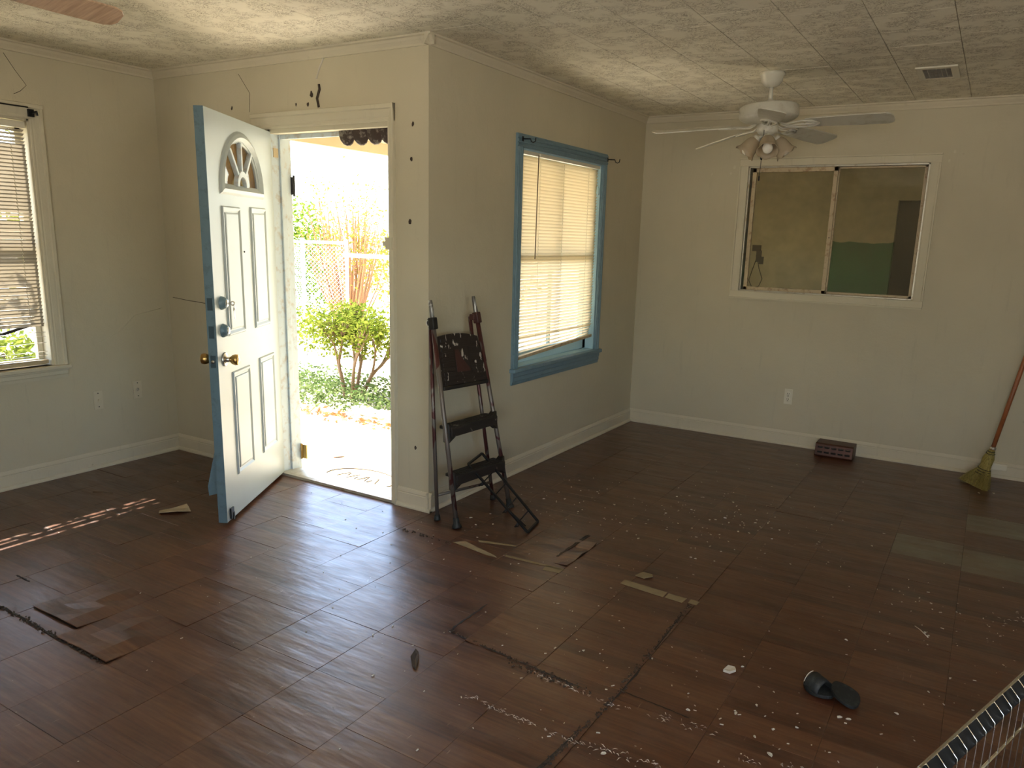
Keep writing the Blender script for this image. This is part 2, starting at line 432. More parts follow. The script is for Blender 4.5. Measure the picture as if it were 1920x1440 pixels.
# ------------------------------------------------------------------ walls, floor and ceiling
rect = lambda u0, v0, u1, v1: [(u0,v0),(u1,v0),(u1,v1),(u0,v1)]
DX0, DX1, DZ1 = -1.156, -0.254, 2.052                # front door opening
B0, B1, BZ0, BZ1 = .880, 1.975, .690, 2.010          # blue window opening (in y)
K0, K1, KZ0, KZ1 = .838, 2.040, 1.143, 2.050         # inside window opening (in x)
L0, L1, LZ0, LZ1 = -1.760, -.775, .680, 2.050        # left window opening (in y)
TH = .14
def yz(x0): return lambda u, v, t: (x0 + t, u, v)
def xz(y0): return lambda u, v, t: (u, y0 + t, v)
w = MB().plate(rect(YR, -.15, TH, H+.05), [rect(L0, LZ0, L1, LZ1)], yz(-W), 0, -TH); structure(w.build('wall_left', M['wall']))
w = MB().plate([(-W,-.15),(DX0,-.15),(DX0,DZ1),(DX1,DZ1),(DX1,-.15),(0,-.15),(0,H+.05),(-W,H+.05)], [], xz(0), 0, TH); structure(w.build('wall_front', M['wall']))
w = MB().plate(rect(TH, -.15, D, H+.05), [rect(B0, BZ0, B1, BZ1)], yz(0), 0, -TH); w.box((-TH, TH-.001, -.15), (-.0005, TH, H+.05))
structure(w.build('wall_window', M['wall']))
w = MB().plate(rect(-TH, -.15, XR, H+.05), [rect(K0, KZ0, K1, KZ1)], xz(D), 0, .12); structure(w.build('wall_back', M['wall']))
w = MB().plate(rect(YR, -.15, D, H+.05), [rect(-3.8, .80, -2.0, 2.0)], yz(XR), 0, TH); structure(w.build('wall_right', M['wall']))
w = MB().plate(rect(-W-TH, -.15, XR+TH, H+.05), [rect(1.95, .75, 3.55, 1.95)], xz(YR), 0, -TH); structure(w.build('wall_rear', M['wall']))
# unseen window added behind the camera to let fill light in
wr = sroot('added_window_rear', (2.75, YR, 1.35), 'plain unseen window added in the rear wall to let in fill light')
fr = MB()
for a, b in (((1.95,YR-.09,.75),(2.0,YR-.03,1.95)),((3.5,YR-.09,.75),(3.55,YR-.03,1.95)),((1.95,YR-.09,.75),(3.55,YR-.03,.80)),((1.95,YR-.09,1.90),(3.55,YR-.03,1.95)),((2.72,YR-.09,.75),(2.77,YR-.03,1.95))): fr.box(a, b)
fr.build('added_window_frame', M['casing_white'], wr)
wr = sroot('added_window_side', (XR, -2.9, 1.4), 'plain unseen window added in the right wall to let in fill light')  # added out of view, an opening for the side fill lamp
fr = MB()
for a, b in (((XR+.03,-3.8,.8),(XR+.08,-3.75,2.0)),((XR+.03,-2.05,.8),(XR+.08,-2.0,2.0)),((XR+.03,-3.8,.8),(XR+.08,-2.0,.85)),((XR+.03,-3.8,1.95),(XR+.08,-2.0,2.0)),((XR+.03,-2.93,.8),(XR+.08,-2.87,2.0))): fr.box(a, b)
fr.build('added_window_frame', M['casing_white'], wr)

# ceiling: 12 inch tiles, rows along y, alternate rows staggered by half
ceil_o = MB().plate([(-W,YR),(XR,YR),(XR,D),(0,D),(0,0),(-W,0)], [], lambda u, v, t: (u, v, H+.010+t), 0, .05).build('ceiling', M['ceil_back'])
structure(ceil_o, 'ceiling of square fissured fibre tiles')
CT, CY = .3180, .2995
def clip_boxes(x0, x1, y0, y1):
    """tile rectangle clipped to the L-shaped room"""
    out = []
    a0, a1, b0, b1 = max(x0, -W+.001), min(x1, XR-.001), max(y0, YR+.001), min(y1, D-.001)
    if a1 - a0 < .01 or b1 - b0 < .01: return out
    if b0 < 0 and a0 < 0 and b1 > 0:
        if a1 > .02: out.append((max(a0, .001), a1, b0, b1)); out.append((a0, 0, b0, -.001)) if -.001-b0 > .01 and -a0 > .01 else None
        elif -.001 - b0 > .01: out.append((a0, a1, b0, -.001))
    elif b0 >= 0:
        a0 = max(a0, .001)
        if a1 - a0 > .01: out.append((a0, a1, b0, b1))
    else: out.append((a0, a1, b0, b1))
    return out
tile_cache = {}
def tile_mesh(kind, sx, sy, th, mat, bev, dz=None):
    key = (kind, round(sx, 3), round(sy, 3))
    if dz is None and key in tile_cache: return tile_cache[key]
    hx, hy = sx/2, sy/2; n = 4 if kind == 'floor' else 1
    vs_, fs = [], []
    s = -1 if kind == 'ceiling' else 1
    us = [-hx, -hx+bev] + [(-1+2*i/n)*(hx-bev) for i in range(1, n)] + [hx-bev, hx]
    vv = [-hy, -hy+bev] + [(-1+2*i/n)*(hy-bev) for i in range(1, n)] + [hy-bev, hy]
    m = len(us)
    for j, y in enumerate(vv):
        for i, x in enumerate(us):
            edge = i in (0, m-1) or j in (0, m-1)
            z = -s*bev*.6 if edge else 0
            if dz: z += dz(x/hx, y/hy)
            vs_.append((x, y, z))
    for j in range(m-1):
        for i in range(m-1):
            a = j*m+i; f = (a, a+1, a+1+m, a+m); fs.append(f if s > 0 else f[::-1])
    ring = [i for i in range(m)] + [j*m+m-1 for j in range(1, m)] + [(m-1)*m+i for i in range(m-2, -1, -1)] + [j*m for j in range(m-2, 0, -1)]
    o = len(vs_)
    for r_ in ring: x, y, z = vs_[r_]; vs_.append((x, y, z - s*th))
    k = len(ring)
    for i in range(k):
        f = (ring[i], o+i, o+(i+1) % k, ring[(i+1) % k]); fs.append(f if s > 0 else f[::-1])
    me = bpy.data.meshes.new('tile'); me.from_pydata(vs_, [], fs); me.materials.append(mat)
    if dz is None: tile_cache[key] = me
    return me
def tile(parent, me, x, y, z, mat=None, rot=(0,0,0)):
    o = bpy.data.objects.new('tile', me); col.objects.link(o); o.parent = parent; o.location = (x, y, z); o.rotation_euler = rot
    if mat: o.material_slots[0].link = 'OBJECT'; o.material_slots[0].material = mat
    return o
camx, camy = cam.location.x, cam.location.y
Mcam = cam.rotation_euler.to_matrix()
def on_frame(x, y, z, mg=60):
    q = Mcam.transposed() @ (Vector((x, y, z)) - cam.location)
    if q.z > -.2: return False
    px = 989.37 + 1441.18*q.x/-q.z; py = 766.13 - 1441.18*q.y/-q.z
    return -mg < px < 1920+mg and -mg < py < 1440+mg
far = MB(); nct = 0
for k in range(-7, 15):
    x0 = -.003 + CT*k; off = -.483 if k % 2 else -.333
    for j in range(-16, 13):
        y0 = off + CY*j
        for a0, a1, b0, b1 in clip_boxes(x0+.0012, x0+CT-.0012, y0+.0006, y0+CY-.0006):
            vis = any(on_frame(x, y, H) for x in (a0, a1) for y in (b0, b1))
            if vis and nct < 300:
                me = tile_mesh('ceiling', a1-a0, b1-b0, .010, M['ceil_tile'], .0022)
                tile(ceil_o, me, (a0+a1)/2, (b0+b1)/2, H + random.uniform(-.0006, .0006)); nct += 1
            else: far.box((a0, b0, H), (a1, b1, H+.0099))
far.build('more_tiles', M['ceil_tile'], ceil_o, props={'kind': 'stuff'})

# floor: 12 inch vinyl tiles
floor_o = MB().plate([(-W,YR),(XR,YR),(XR,D),(0,D),(0,0),(-W,0)], [], lambda u, v, t: (u, v, -.0032+t), 0, -.06).build('floor', M['floor_base'])
structure(floor_o, 'floor of dark red-brown wood-print vinyl tiles, worn and lifting')
FT = .3146
offs = {-2: .12, -1: -1.845, 0: -1.845, 1: -1.78, 2: -1.47, 3: -1.655, 4: -1.315, 5: -1.052, 6: -1.012, 7: -.70, 8: .82, 9: .96}
far = MB(); nft = 0
for k in range(-8, 14):
    x0 = .036 + FT*k; off = offs.get(k, random.uniform(0, FT))
    j0 = math.floor((YR - off)/FT) - 1
    for j in range(j0, j0 + 28):
        y0 = off + FT*j
        for a0, a1, b0, b1 in clip_boxes(x0+.0005, x0+FT-.0005, y0+.0004, y0+FT-.0004):
            vis = any(on_frame(x, y, 0) for x in (a0, a1) for y in (b0, b1))
            cx, cyy = (a0+a1)/2, (b0+b1)/2
            if vis and nft < 300:
                dz = None; z = random.uniform(-.0006, .0004); rot = (random.gauss(0, .0012), random.gauss(0, .0012), 0)
                if abs(cx+.46) < .36 and abs(cyy+1.68) < .09: dz = lambda u, v: .010*max(0, math.sin(u*3.2+v*2+.7))*(1-abs(v)*.4) + .012*max(0, -v)**2*(.5+.5*math.cos(u*2))
                elif abs(cx-1.13) < .1 and -1.1 < cyy < -.65: dz = lambda u, v: .010*max(0, -u-.35)**1.5
                elif abs(cx-.82) < .1 and abs(cyy-.0) < .16: dz = lambda u, v: .006*math.sin(v*7+u)*(.5+.5*u) + .006*(u > .5)
                elif abs(cx-1.45) < .1 and cyy < 0: dz = lambda u, v: .006*max(0, u-.5)**1.3
                elif abs(cx-1.13) < .1 and -1.7 < cyy < -1.3: dz = lambda u, v: .007*max(0, v-.5)
                elif random.random() < .22: q = random.uniform(0, 6); dz = lambda u, v, q=q: .0022*max(0, math.cos(q)*u + math.sin(q)*v - .45)
                me = tile_mesh('floor', a1-a0, b1-b0, .0026, M['floor_tile'], .0008, dz)
                worn = (2.2 < cx < 2.95 and .72 < cyy < 1.75 and random.random() < .7) or (.6 < cx < 1.0 and -.15 < cyy < .28 and False)
                tile(floor_o, me, cx, cyy, z, M['floor_worn'] if worn else None, rot); nft += 1
            else: far.box((a0, b0, -.003), (a1, b1, -.0002))
far.build('more_tiles', M['floor_tile'], floor_o, props={'kind': 'stuff'})

# skirting: board, moulded top and a quarter-round shoe
def baseboard(name, p, q, nrm):
    up = (0,0,1)
    prof = [(0,0),(.017,0),(.017,.016),(.014,.024),(.0135,.024),(.0135,.080),(.011,.084),(.013,.090),(.009,.100),(.004,.108),(0,.108)]
    prof = [(0,0),(.026,0),(.026,.008),(.021,.018),(.0135,.022),(.0135,.078),(.010,.082),(.0125,.088),(.009,.098),(.004,.108),(0,.108)]
    return structure(MB().extrude(prof, p, q, nrm, up).build(name, M['trim']))
baseboard('baseboard_left', (-W, YR, 0), (-W, -.0, 0), (1,0,0))
baseboard('baseboard_front', (-W, 0, 0), (-1.272, 0, 0), (0,-1,0))
baseboard('baseboard_corner', (-.214, 0, 0), (.026, 0, 0), (0,-1,0))
baseboard('baseboard_window', (0, -.0255, 0), (0, D, 0), (1,0,0))
baseboard('baseboard_back', (0, D, 0), (XR, D, 0), (0,-1,0))
baseboard('baseboard_right', (XR, YR, 0), (XR, D, 0), (-1,0,0))
def crown(name, p, q, nrm):
    prof = [(0,-.052),(.006,-.050),(.008,-.040),(.020,-.024),(.024,-.012),(.034,-.008),(.036,0),(0,0)]
    return structure(MB().extrude(prof, p, q, nrm, (0,0,1)).build(name, M['trim']))
crown('trim_1', (-W, YR, H-.001), (-W, 0, H-.001), (1,0,0))
crown('trim_2', (-W, 0, H-.001), (.036, 0, H-.001), (0,-1,0))
crown('trim_3', (0, -.036, H-.001), (0, D, H-.001), (1,0,0))
crown('trim_4', (0, D, H-.001), (XR, D, H-.001), (0,-1,0))

# ------------------------------------------------------------------ outside ground and porch
structure(MB().box((-60, -60, -.75), (60, 70, -.55)).build('ground_far', M['soil']), 'open ground around the house')
g = MB().box((-14, TH+.0, -.16), (-TH-.002, 14, -.12)); g.box((-14, -8, -.16), (-W-TH-.002, TH, -.12))
structure(g.build('ground', M['soil']), 'sunlit yard outside')
porch = MB().box((-2.55, TH+.002, -.12), (-TH-.004, 1.62, -.088))
structure(porch.build('porch_floor', M['concrete'], bevel=.01), 'bleached concrete porch slab outside the door')
rf = MB().box((-2.30, TH+.002, 2.27), (-TH-.004, 4.4, 2.36))
rf.box((-2.36, TH+.002, 2.175), (-2.30, 4.4, 2.38))
structure(rf.build('porch_roof', M['soffit']), 'beige porch soffit and its edge board')

# ------------------------------------------------------------------ front door frame
dr1 = sroot('door_1', ((DX0+DX1)/2, 0, 0), 'cream-painted frame of the front doorway, paint chipped')
def cas_prof(wd, t=.020):   # moulded casing section: u from the inner edge, v proud of the wall
    return [(0,0),(0,t*.55),(wd*.10,t*.70),(wd*.22,t*.62),(wd*.30,t*.74),(wd*.68,t*.86),(wd*.74,t*1.25),(wd*.96,t*1.3),(wd,t*1.05),(wd,0)]
MB().extrude(cas_prof(.090), (DX0-.026, 0, 0), (DX0-.026, 0, DZ1+.0), (-1,0,0), (0,-1,0)).build('casing', M['casing_white'], dr1)
MB().extrude(cas_prof(.042), (DX1-.002, 0, 0), (DX1-.002, 0, 2.135), (1,0,0), (0,-1,0)).build('casing', M['casing_white'], dr1)
MB().extrude(cas_prof(.085), (-1.272, 0, DZ1-.002), (DX1+.04, 0, DZ1-.002), (0,0,1), (0,-1,0)).build('casing', M['casing_white'], dr1)
j = MB().box((DX0-.02, .002, 0), (DX0+.014, TH+.012, DZ1)); j.box((DX0+.014, .062, 0), (DX0+.026, .10, DZ1)); j.build('jamb', M['jamb'], dr1, bevel=.003)
j = MB().box((DX1-.012, .004, 0), (DX1+.004, TH+.012, DZ1)); j.box((DX1-.024, .062, 0), (DX1-.012, .10, DZ1)); j.build('jamb', M['casing_white'], dr1, bevel=.003)
j = MB().box((DX0, .002, DZ1-.026), (DX1, TH+.012, DZ1)); j.build('head_jamb', M['casing_white'], dr1)
MB().box((DX0+.03, .066, DZ1-.050), (-.62, .084, DZ1-.026)).build('weather_strip', M['jamb'], dr1)
MB().box((-.62, .066, DZ1-.060), (DX1-.02, .084, DZ1-.026)).build('weather_strip', M['weather'], dr1)
for cx_ in (-.60, -.50, -.40, -.31):     # loose curling strip along the right of the head
    MB().lathe([(.0,-.004),(.050,-.002),(.056,.002),(.050,.006),(.0,.004)], (cx_, .05, DZ1-.052), 14, (0,1,.25)).build('loose_strip', M['weather'], dr1)
th_ = MB().extrude([(0,0),(0,.016),(.02,.022),(.10,.022),(.15,.012),(.19,.004),(.19,-.09),(0,-.003)], (DX0, -.012, 0), (DX1, -.012, 0), (0,1,0), (0,0,1)).build('threshold', M['alu'], dr1)
MB().box((DX1-.030, .10, 1.475), (DX1-.014, .20, 1.575)).build('strike_plate', M['steel'], dr1, bevel=.002)
lt = MB().box((DX1-.008, -.034, 1.408), (DX1+.034, -.024, 1.470)); lt.box((DX1-.03, -.028, 1.425), (DX1-.008, -.020, 1.45)); lt.build('latch', M['casing_white'], dr1, bevel=.002)
MB().tube([(DX1-.018, .022, 1.43), (DX1-.018, .022, 1.36)], .010, 8).build('latch_roller', M['black_metal'], dr1)
ws2 = MB()
for i in range(20):
    z = 1.60 + i*.022
    ws2.box((DX1-.028 - .010*math.sin(i*.55)**2, .05, z), (DX1-.012, .062, z+.022))
ws2.build('weather_strip', M['weather'], dr1)
# exposed brick-coloured hole and stub hinge plates on the jamb
MB().box((DX0+.0145, .02, 1.90), (DX0+.017, .055, 1.95)).build('bare_patch', M['paper'], dr1)
hp = MB().box((DX0+.014, .142, 1.70), (DX0+.030, .160, 1.80)); hp.tube([(DX0+.026, .156, 1.69), (DX0+.026, .156, 1.81)], .007, 8); hp.build('hinge', M['black_metal'], dr1)
hp = MB().box((DX0+.014, .150, .075), (DX0+.060, .158, .165)); hp.tube([(DX0+.016, .150, .07), (DX0+.016, .150, .17)], .008, 8); hp.build('hinge', M['brass'], dr1)

# ------------------------------------------------------------------ the door leaf, standing open
HX, HY, TH_A, DW, DB, DT = -1.150, .020, -1.0491, .905, .018, 2.036
du = Vector((math.cos(TH_A), math.sin(TH_A), 0)); dn = Vector((-du.y, du.x, 0))     # dn faces the camera and the doorway
hp0 = Vector((HX, HY, 0))
def dp(u, z, t=0): return hp0 + du*u + dn*t + Vector((0,0,z))
door = thing('door', 'white six-piece panelled front door with fanlight, standing open into the room', 'door', tuple(hp0))
def arch(cu, zb, rw, rh, n=20):
    # wide low half ellipse, base corners first
    pts = [(cu - rw, zb), (cu + rw, zb)]
    for i in range(1, n): a = PI*i/n; pts.append((cu + rw*math.cos(a), zb + rh*math.sin(a)**.92))
    return pts
AC, AZ = .474, 1.700
hole = arch(AC, AZ, .245, .225)
MB().plate(rect(.0, DB, DW, DT), [hole], lambda u, v, t: dp(u, v, t), -.0435, 0).build('panel_face', M['door_white'], door, bevel=.0015, seg=1)
# edge strip in faded blue
e = MB(); 
e.obox(dp(DW+.0012, (DB+DT)/2, -.0218), (du, dn, (0,0,1)), (.0016, .0222, (DT-DB)/2)); e.build('edge_strip', M['door_blue'], door, props={'label': 'faded blue painted edge of the door'})
e = MB().plate(rect(.002, DB, DW-.001, DT), [hole], lambda u, v, t: dp(u, v, t), -.0455, -.0440); e.build('inner_face', M['door_blue'], door)
def ring(outer, inner, h0, h1, h2):
    """moulding between two loops with the same number of points"""
    m = MB(); n = len(outer); mid = [((a[0]+b[0])/2, (a[1]+b[1])/2) for a, b in zip(outer, inner)]
    loops = [[dp(u, v, .0004) for u, v in outer], [dp(u*.8+a*.2, v*.8+b*.2, h0) for (u, v), (a, b) in zip(outer, inner)],
             [dp(u, v, h1) for u, v in mid], [dp(u, v, h2) for u, v in inner]]
    vs_ = [p for lp in loops for p in lp]; fs = []
    for j in range(3):
        for i in range(n): fs.append((j*n+i, j*n+(i+1) % n, (j+1)*n+(i+1) % n, (j+1)*n+i))
    return m.add(vs_, fs)
fr = ring(arch(AC, AZ-.045, .297, .322), arch(AC, AZ+.010, .236, .208), .010, .016, -.012); fr.build('fanlight_frame', M['door_white'], door, smooth=False)
bars = MB(); angs = [PI*.30, PI*.5, PI*.70]
for a in angs:
    c0 = (AC + .055*math.cos(a), AZ + .055*math.sin(a)); c1 = (AC + .244*math.cos(a), AZ + .222*math.sin(a))
    bars.obox(dp((c0[0]+c1[0])/2, (c0[1]+c1[1])/2, -.008), (dp(c1[0], c1[1])-dp(*c0), dn, (dp(c1[0], c1[1])-dp(*c0)).cross(dn)), (math.dist(c0, c1)/2, .012, .0085))
hub = [(AC+.075*math.cos(PI*i/12), AZ+.004+.080*math.sin(PI*i/12)) for i in range(13)] + [(AC+.047*math.cos(PI*i/12), AZ+.004+.050*math.sin(PI*i/12)) for i in range(12, -1, -1)]
bars.plate(hub, [], lambda u, v, t: dp(u, v, t), -.018, .006)
bars.build('glazing_bar', M['jamb'], door, bevel=.002)
def sector(a0, a1):
    n = 6; return [(AC+.06*math.cos(a0+(a1-a0)*i/n), AZ+.06*math.sin(a0+(a1-a0)*i/n)) for i in range(n+1)] + [(AC+.243*math.cos(a0+(a1-a0)*i/n), AZ+.223*math.sin(a0+(a1-a0)*i/n)) for i in range(n, -1, -1)]
ed = [.0] + angs + [PI]
for i in range(4):
    MB().plate(sector(ed[i]+.01, ed[i+1]-.01), [], lambda u, v, t: dp(u, v, t), -.026, -.022).build('pane', M['glass_amber'], door)
MB().plate([(AC+.05*math.cos(PI*i/8), AZ+.05*math.sin(PI*i/8)) for i in range(9)], [], lambda u, v, t: dp(u, v, t), -.026, -.022).build('pane', M['glass_amber'], door)
def emb(u0, z0, u1, z1):
    R = lambda d: [(u0+d, z0+d), (u1-d, z0+d), (u1-d, z1-d), (u0+d, z1-d)]
    ls = [(0, .0003), (.006, .0085), (.012, .0085), (.024, .0015), (.031, .0012), (.034, .0060), (.040, .0075)]
    vs_ = [dp(u, v, h) for d, h in ls for u, v in R(d)]; fs = []
    for j in range(len(ls)-1):
        for i in range(4): fs.append((j*4+i, j*4+(i+1) % 4, (j+1)*4+(i+1) % 4, (j+1)*4+i))
    k = (len(ls)-1)*4; fs.append((k, k+1, k+2, k+3))
    MB().add(vs_, fs).build('panel', M['door_white'], door)
emb(.535, .960, .765, 1.600); emb(.160, .960, .392, 1.608)
emb(.505, .225, .742, .775); emb(.125, .235, .362, .790)
# knobs, dead bolts, key
UL_ = .826
kn = MB().lathe([(.0,0),(.034,.0005),(.036,.003),(.030,.009),(.014,.012),(.0125,.030)], dp(UL_, .853), 24, dn); kn.build('rose', M['steel'], door)
def knob(sgn):
    p = [(.012,.026),(.016,.032),(.024,.042),(.0275,.055),(.0265,.068),(.020,.072),(.010,.0725),(.0,.073)]
    k = MB().lathe(p, dp(UL_, .853, -.0435 if sgn < 0 else 0), 24, dn*sgn); o = k.build('knob', M['brass'], door)
    if sgn > 0: MB().lathe([(.0,.0735),(.013,.0735),(.014,.072)], dp(UL_, .853), 16, dn).build('key_cylinder', M['steel'], o)
knob(1); knob(-1)
MB().lathe([(.034,0),(.034,.006),(.014,.010),(.012,.028)], dp(UL_, .853, -.0435), 20, -dn).build('rose', M['brass'], door)
for z in (1.133, .997):
    b = MB().lathe([(.034,0),(.033,.006),(.024,.026),(.021,.028),(.0,.028)], dp(UL_, z), 24, dn); bo = b.build('deadbolt', M['door_blue'], door)
    MB().lathe([(.017,.028),(.016,.031),(.0,.031)], dp(UL_, z), 18, dn).build('bolt_face', M['steel'], bo)
    MB().obox(dp(DW+.0035, z, -.022), (du, dn, (0,0,1)), (.0012, .013, .030)).build('bolt_plate', M['bolt_blue'], door)
MB().obox(dp(DW+.0035, .853, -.022), (du, dn, (0,0,1)), (.0012, .013, .030)).build('bolt_plate', M['bolt_blue'], door)
MB().tube([dp(DW, .853, -.022), dp(DW+.012, .853, -.022)], .008, 10).build('latch_bolt', M['steel'], door)
k = MB().obox(dp(UL_, 1.133, .040), (du, dn, (0,0,1)), (.0012, .012, .006)); k.tube([dp(UL_, 1.133+.009*math.sin(a), .056+.009*math.cos(a)) for a in [i*PI/5 for i in range(10)]], .003, 6, closed=True)
key = k.build('key', M['steel'], door, props={'label': 'key left in the upper lock with a second key hanging'})
k = MB().tube([dp(UL_+.007*math.cos(a), 1.104+.009*math.sin(a), .062) for a in [i*PI/5 for i in range(10)]], .0022, 6, closed=True)
k.obox(dp(UL_, 1.078, .062), (du, dn, (0,0,1)), (.0035, .001, .020)); k.tube([dp(UL_, 1.13, .062), dp(UL_, 1.112, .062)], .0012, 5); k.build('hanging_key', M['steel'], key)
MB().lathe([(.0,.0085),(.004,.0085),(.0045,.006),(.0045,.0)], dp(.498, 1.375, -.004), 10, dn).build('peephole', M['black_metal'], door)
e = MB().obox(dp(DW-.05, .055, .006), (du, dn, (0,0,1)), (.018, .004, .028)); e.obox(dp(DW-.062, .035, .010), (du, dn, (0,0,1)), (.006, .003, .020)); e.build('door_stop', M['black_metal'], door)
e = MB().add([dp(DW-.03, .165, -.047), dp(DW-.03, .150, -.100), dp(DW-.03, .200, -.104), dp(DW-.03, .42, -.050), dp(DW-.06, .165, -.047), dp(DW-.06, .150, -.100), dp(DW-.06, .200, -.104), dp(DW-.06, .42, -.050)],
     [(0,1,2,3),(7,6,5,4),(0,4,5,1),(1,5,6,2),(2,6,7,3),(3,7,4,0)]); e.build('kick_flap', M['door_blue'], door, props={'label': 'faded blue flap behind the lower corner'})
for z in (.25, 1.05, 1.85):
    MB().tube([dp(-.004, z-.045, .004), dp(-.004, z+.045, .004)], .006, 8).build('hinge', M['jamb'], door)

# ------------------------------------------------------------------ blue window in the side wall
w2 = sroot('window_2', (0, (B0+B1)/2, BZ0), 'window with a fluted sky-blue painted frame in the side wall')
def fluted(wd):
    p = [(0,0),(0,.016)]
    for i in range(3):
        a = wd*(.08+.29*i); b = wd*(.30+.29*i); p += [(a, .016), (a+wd*.03, .021), (b-wd*.03, .021), (b, .016)]
    return p + [(wd,.016),(wd,0)]
cs = .064
MB().extrude(fluted(cs), (0, B0, .66), (0, B0, BZ1), (0,-1,0), (1,0,0)).build('casing', M['blue'], w2, bevel=.001, seg=1)
MB().extrude(fluted(cs), (0, B1, .66), (0, B1, BZ1), (0,1,0), (1,0,0)).build('casing', M['blue'], w2, bevel=.001, seg=1)
MB().extrude(fluted(.076), (0, B0-cs, BZ1), (0, B1+cs, BZ1), (0,0,1), (1,0,0)).build('casing', M['blue'], w2, bevel=.001, seg=1)
MB().box((-.04, B0-.075, .664), (.040, B1+.075, .690)).build('sill', M['blue'], w2, bevel=.005)
a = MB().extrude([(0,0),(.010,0),(.014,.02),(.018,.024),(.018,.048),(.022,.052),(.022,.078),(0,.078)], (0, B0-cs, .585), (0, B1+cs, .585), (1,0,0), (0,0,1)); a.build('apron', M['blue'], w2)
rv = MB().box((-TH, B0-.0, BZ0), (0, B0+.010, BZ1)); rv.box((-TH, B1-.010, BZ0), (0, B1, BZ1)); rv.box((-TH, B0, BZ1-.010), (0, B1, BZ1)); rv.box((-TH-.03, B0, BZ0-.005), (0, B1, BZ0+.006)); rv.build('reveal', M['lightblue'], w2)
sh = MB(); y0, y1, z0, z1 = B0+.012, B1-.012, BZ0+.008, BZ1-.012; zm = 1.37
for a_, b_ in (((-.10,y0,z0),(-.065,y1,z0+.075)),((-.10,y0,z1-.045),(-.065,y1,z1)),((-.10,y0,z0),(-.065,y0+.045,z1)),((-.10,y1-.045,z0),(-.065,y1,z1)),((-.105,y0,zm-.02),(-.062,y1,zm+.02)),((-.095,(y0+y1)/2-.012,z0),(-.072,(y0+y1)/2+.012,z1))): sh.box(a_, b_)
sh.build('sash', M['lightblue'], w2, bevel=.003)
for za, zb in ((z0+.075, zm-.02), (zm+.02, z1-.045)):
    for ya, yb in ((y0+.045, (y0+y1)/2-.012), ((y0+y1)/2+.012, y1-.045)):
        MB().box((-.086, ya, za), (-.082, yb, zb)).build('pane', M['glass'], w2)

# ------------------------------------------------------------------ mini blinds
def slat_mesh(L, wd, arc, mat):
    """curved slat along y, centred; width along x, crown up"""
    n = 4; vs_, fs = [], []
    for i in range(n+1):
        u = -wd/2 + wd*i/n; z = arc*(1-(2*u/wd)**2)
        vs_ += [(u, -L/2, z), (u, L/2, z)]
    for i in range(n): fs.append((2*i, 2*i+1, 2*i+3, 2*i+2))
    me = bpy.data.meshes.new('slat'); me.from_pydata(vs_, [], fs); me.materials.append(mat)
    me.polygons.foreach_set('use_smooth', [True]*n); return me
def add_slat(root, me, x, y, z, tilt, roll=0):
    o = bpy.data.objects.new('slat', me); col.objects.link(o); o.parent = root
    b = wpos(root); o.location = (x-b.x, y-b.y, z-b.z); o.rotation_euler = (roll, tilt, 0); return o
bl = thing('window_blind', 'cream mini blind lowered over the blue-framed window, bottom rail hanging crooked', 'blind', (-.02, 1.437, 2.0))
S0, S1 = .922, 1.958; sm = (S0+S1)/2; me = slat_mesh(S1-S0, .0245, .002, M['slat'])
xb = -.020
MB().box((xb-.014, B0+.030, 1.978), (xb+.016, B1-.012, 2.006)).build('head_rail', M['plastic_white'], bl, bevel=.002)
z = 1.962; i = 0
while z > .875:
    add_slat(bl, me, xb, sm, z, math.radians(-60 + 3*((1.962-z)/1.09)**2 + random.uniform(-2, 2)), random.uniform(-.0015, .0015)); z -= .0205; i += 1
for kk in range(5):      # the lowest slats fan out and droop to the left
    zz = .868 - .020*kk; rl = .010 + .010*kk
    add_slat(bl, me, xb, sm, zz-.003*kk, math.radians(-50), rl)
MB().bar((xb, S0-.0, .742), (xb, S1, .795), .024, .020).build('bottom_rail', M['sash_wood'], bl, bevel=.003)
for yy in (1.13, 1.44, 1.80):
    c = MB()
    for k_ in range(56):
        zz = 1.965 - .0205*k_
        if zz < .80: break
        c.tube([(xb+.010, yy-.002, zz), (xb+.012, yy+.002, zz-.018)], .0011, 4)
    c.build('ladder_cord', M['cord'], bl)
MB().tube([(xb+.022, 1.085, 1.985), (xb+.024, 1.075, 1.62), (xb+.024, 1.070, 1.36)], .0032, 6).build('tilt_wand', M['wand'], bl)
MB().box((xb+.012, 1.10, 1.975), (xb+.030, 1.15, 1.995)).build('wand_bracket', M['plastic_white'], bl, bevel=.002)
cd = MB().tube([(xb+.018, 1.93, 1.98), (xb+.018, 1.935, 1.85), (xb+.018, 1.938, 1.80)], .0015, 5); cd.lathe([(.002,0),(.010,-.015),(.013,-.045),(.006,-.06)], (xb+.018, 1.938, 1.86), 10); cd.build('lift_cord', M['lightblue'], bl)
def hook(nm, x, y, z, sx, sy, lab):
    m = MB(); X, Y = Vector(sx), Vector(sy)
    o = Vector((x, y, z)); m.tube([o, o+X*.045, o+X*.050+Vector((0,0,-.016)), o+X*.062+Vector((0,0,-.022)), o+X*.074+Vector((0,0,-.014)), o+X*.076+Vector((0,0,.006))], .0035, 7)
    m.obox(o, (X, Y, (0,0,1)), (.0015, .008, .014)); return tag(m.build(nm, M['black_metal'], base=tuple(o)), lab, 'hook')
hook('curtain_hook', .0225, B0-.02, 2.055, (1,.25,0), (0,1,0), 'black curtain rod hook at top left of the blue window frame')
hook('curtain_hook', .0225, B1+.05, 2.050, (1,.5,0), (0,1,0), 'black curtain rod hook at top right of the blue window frame')

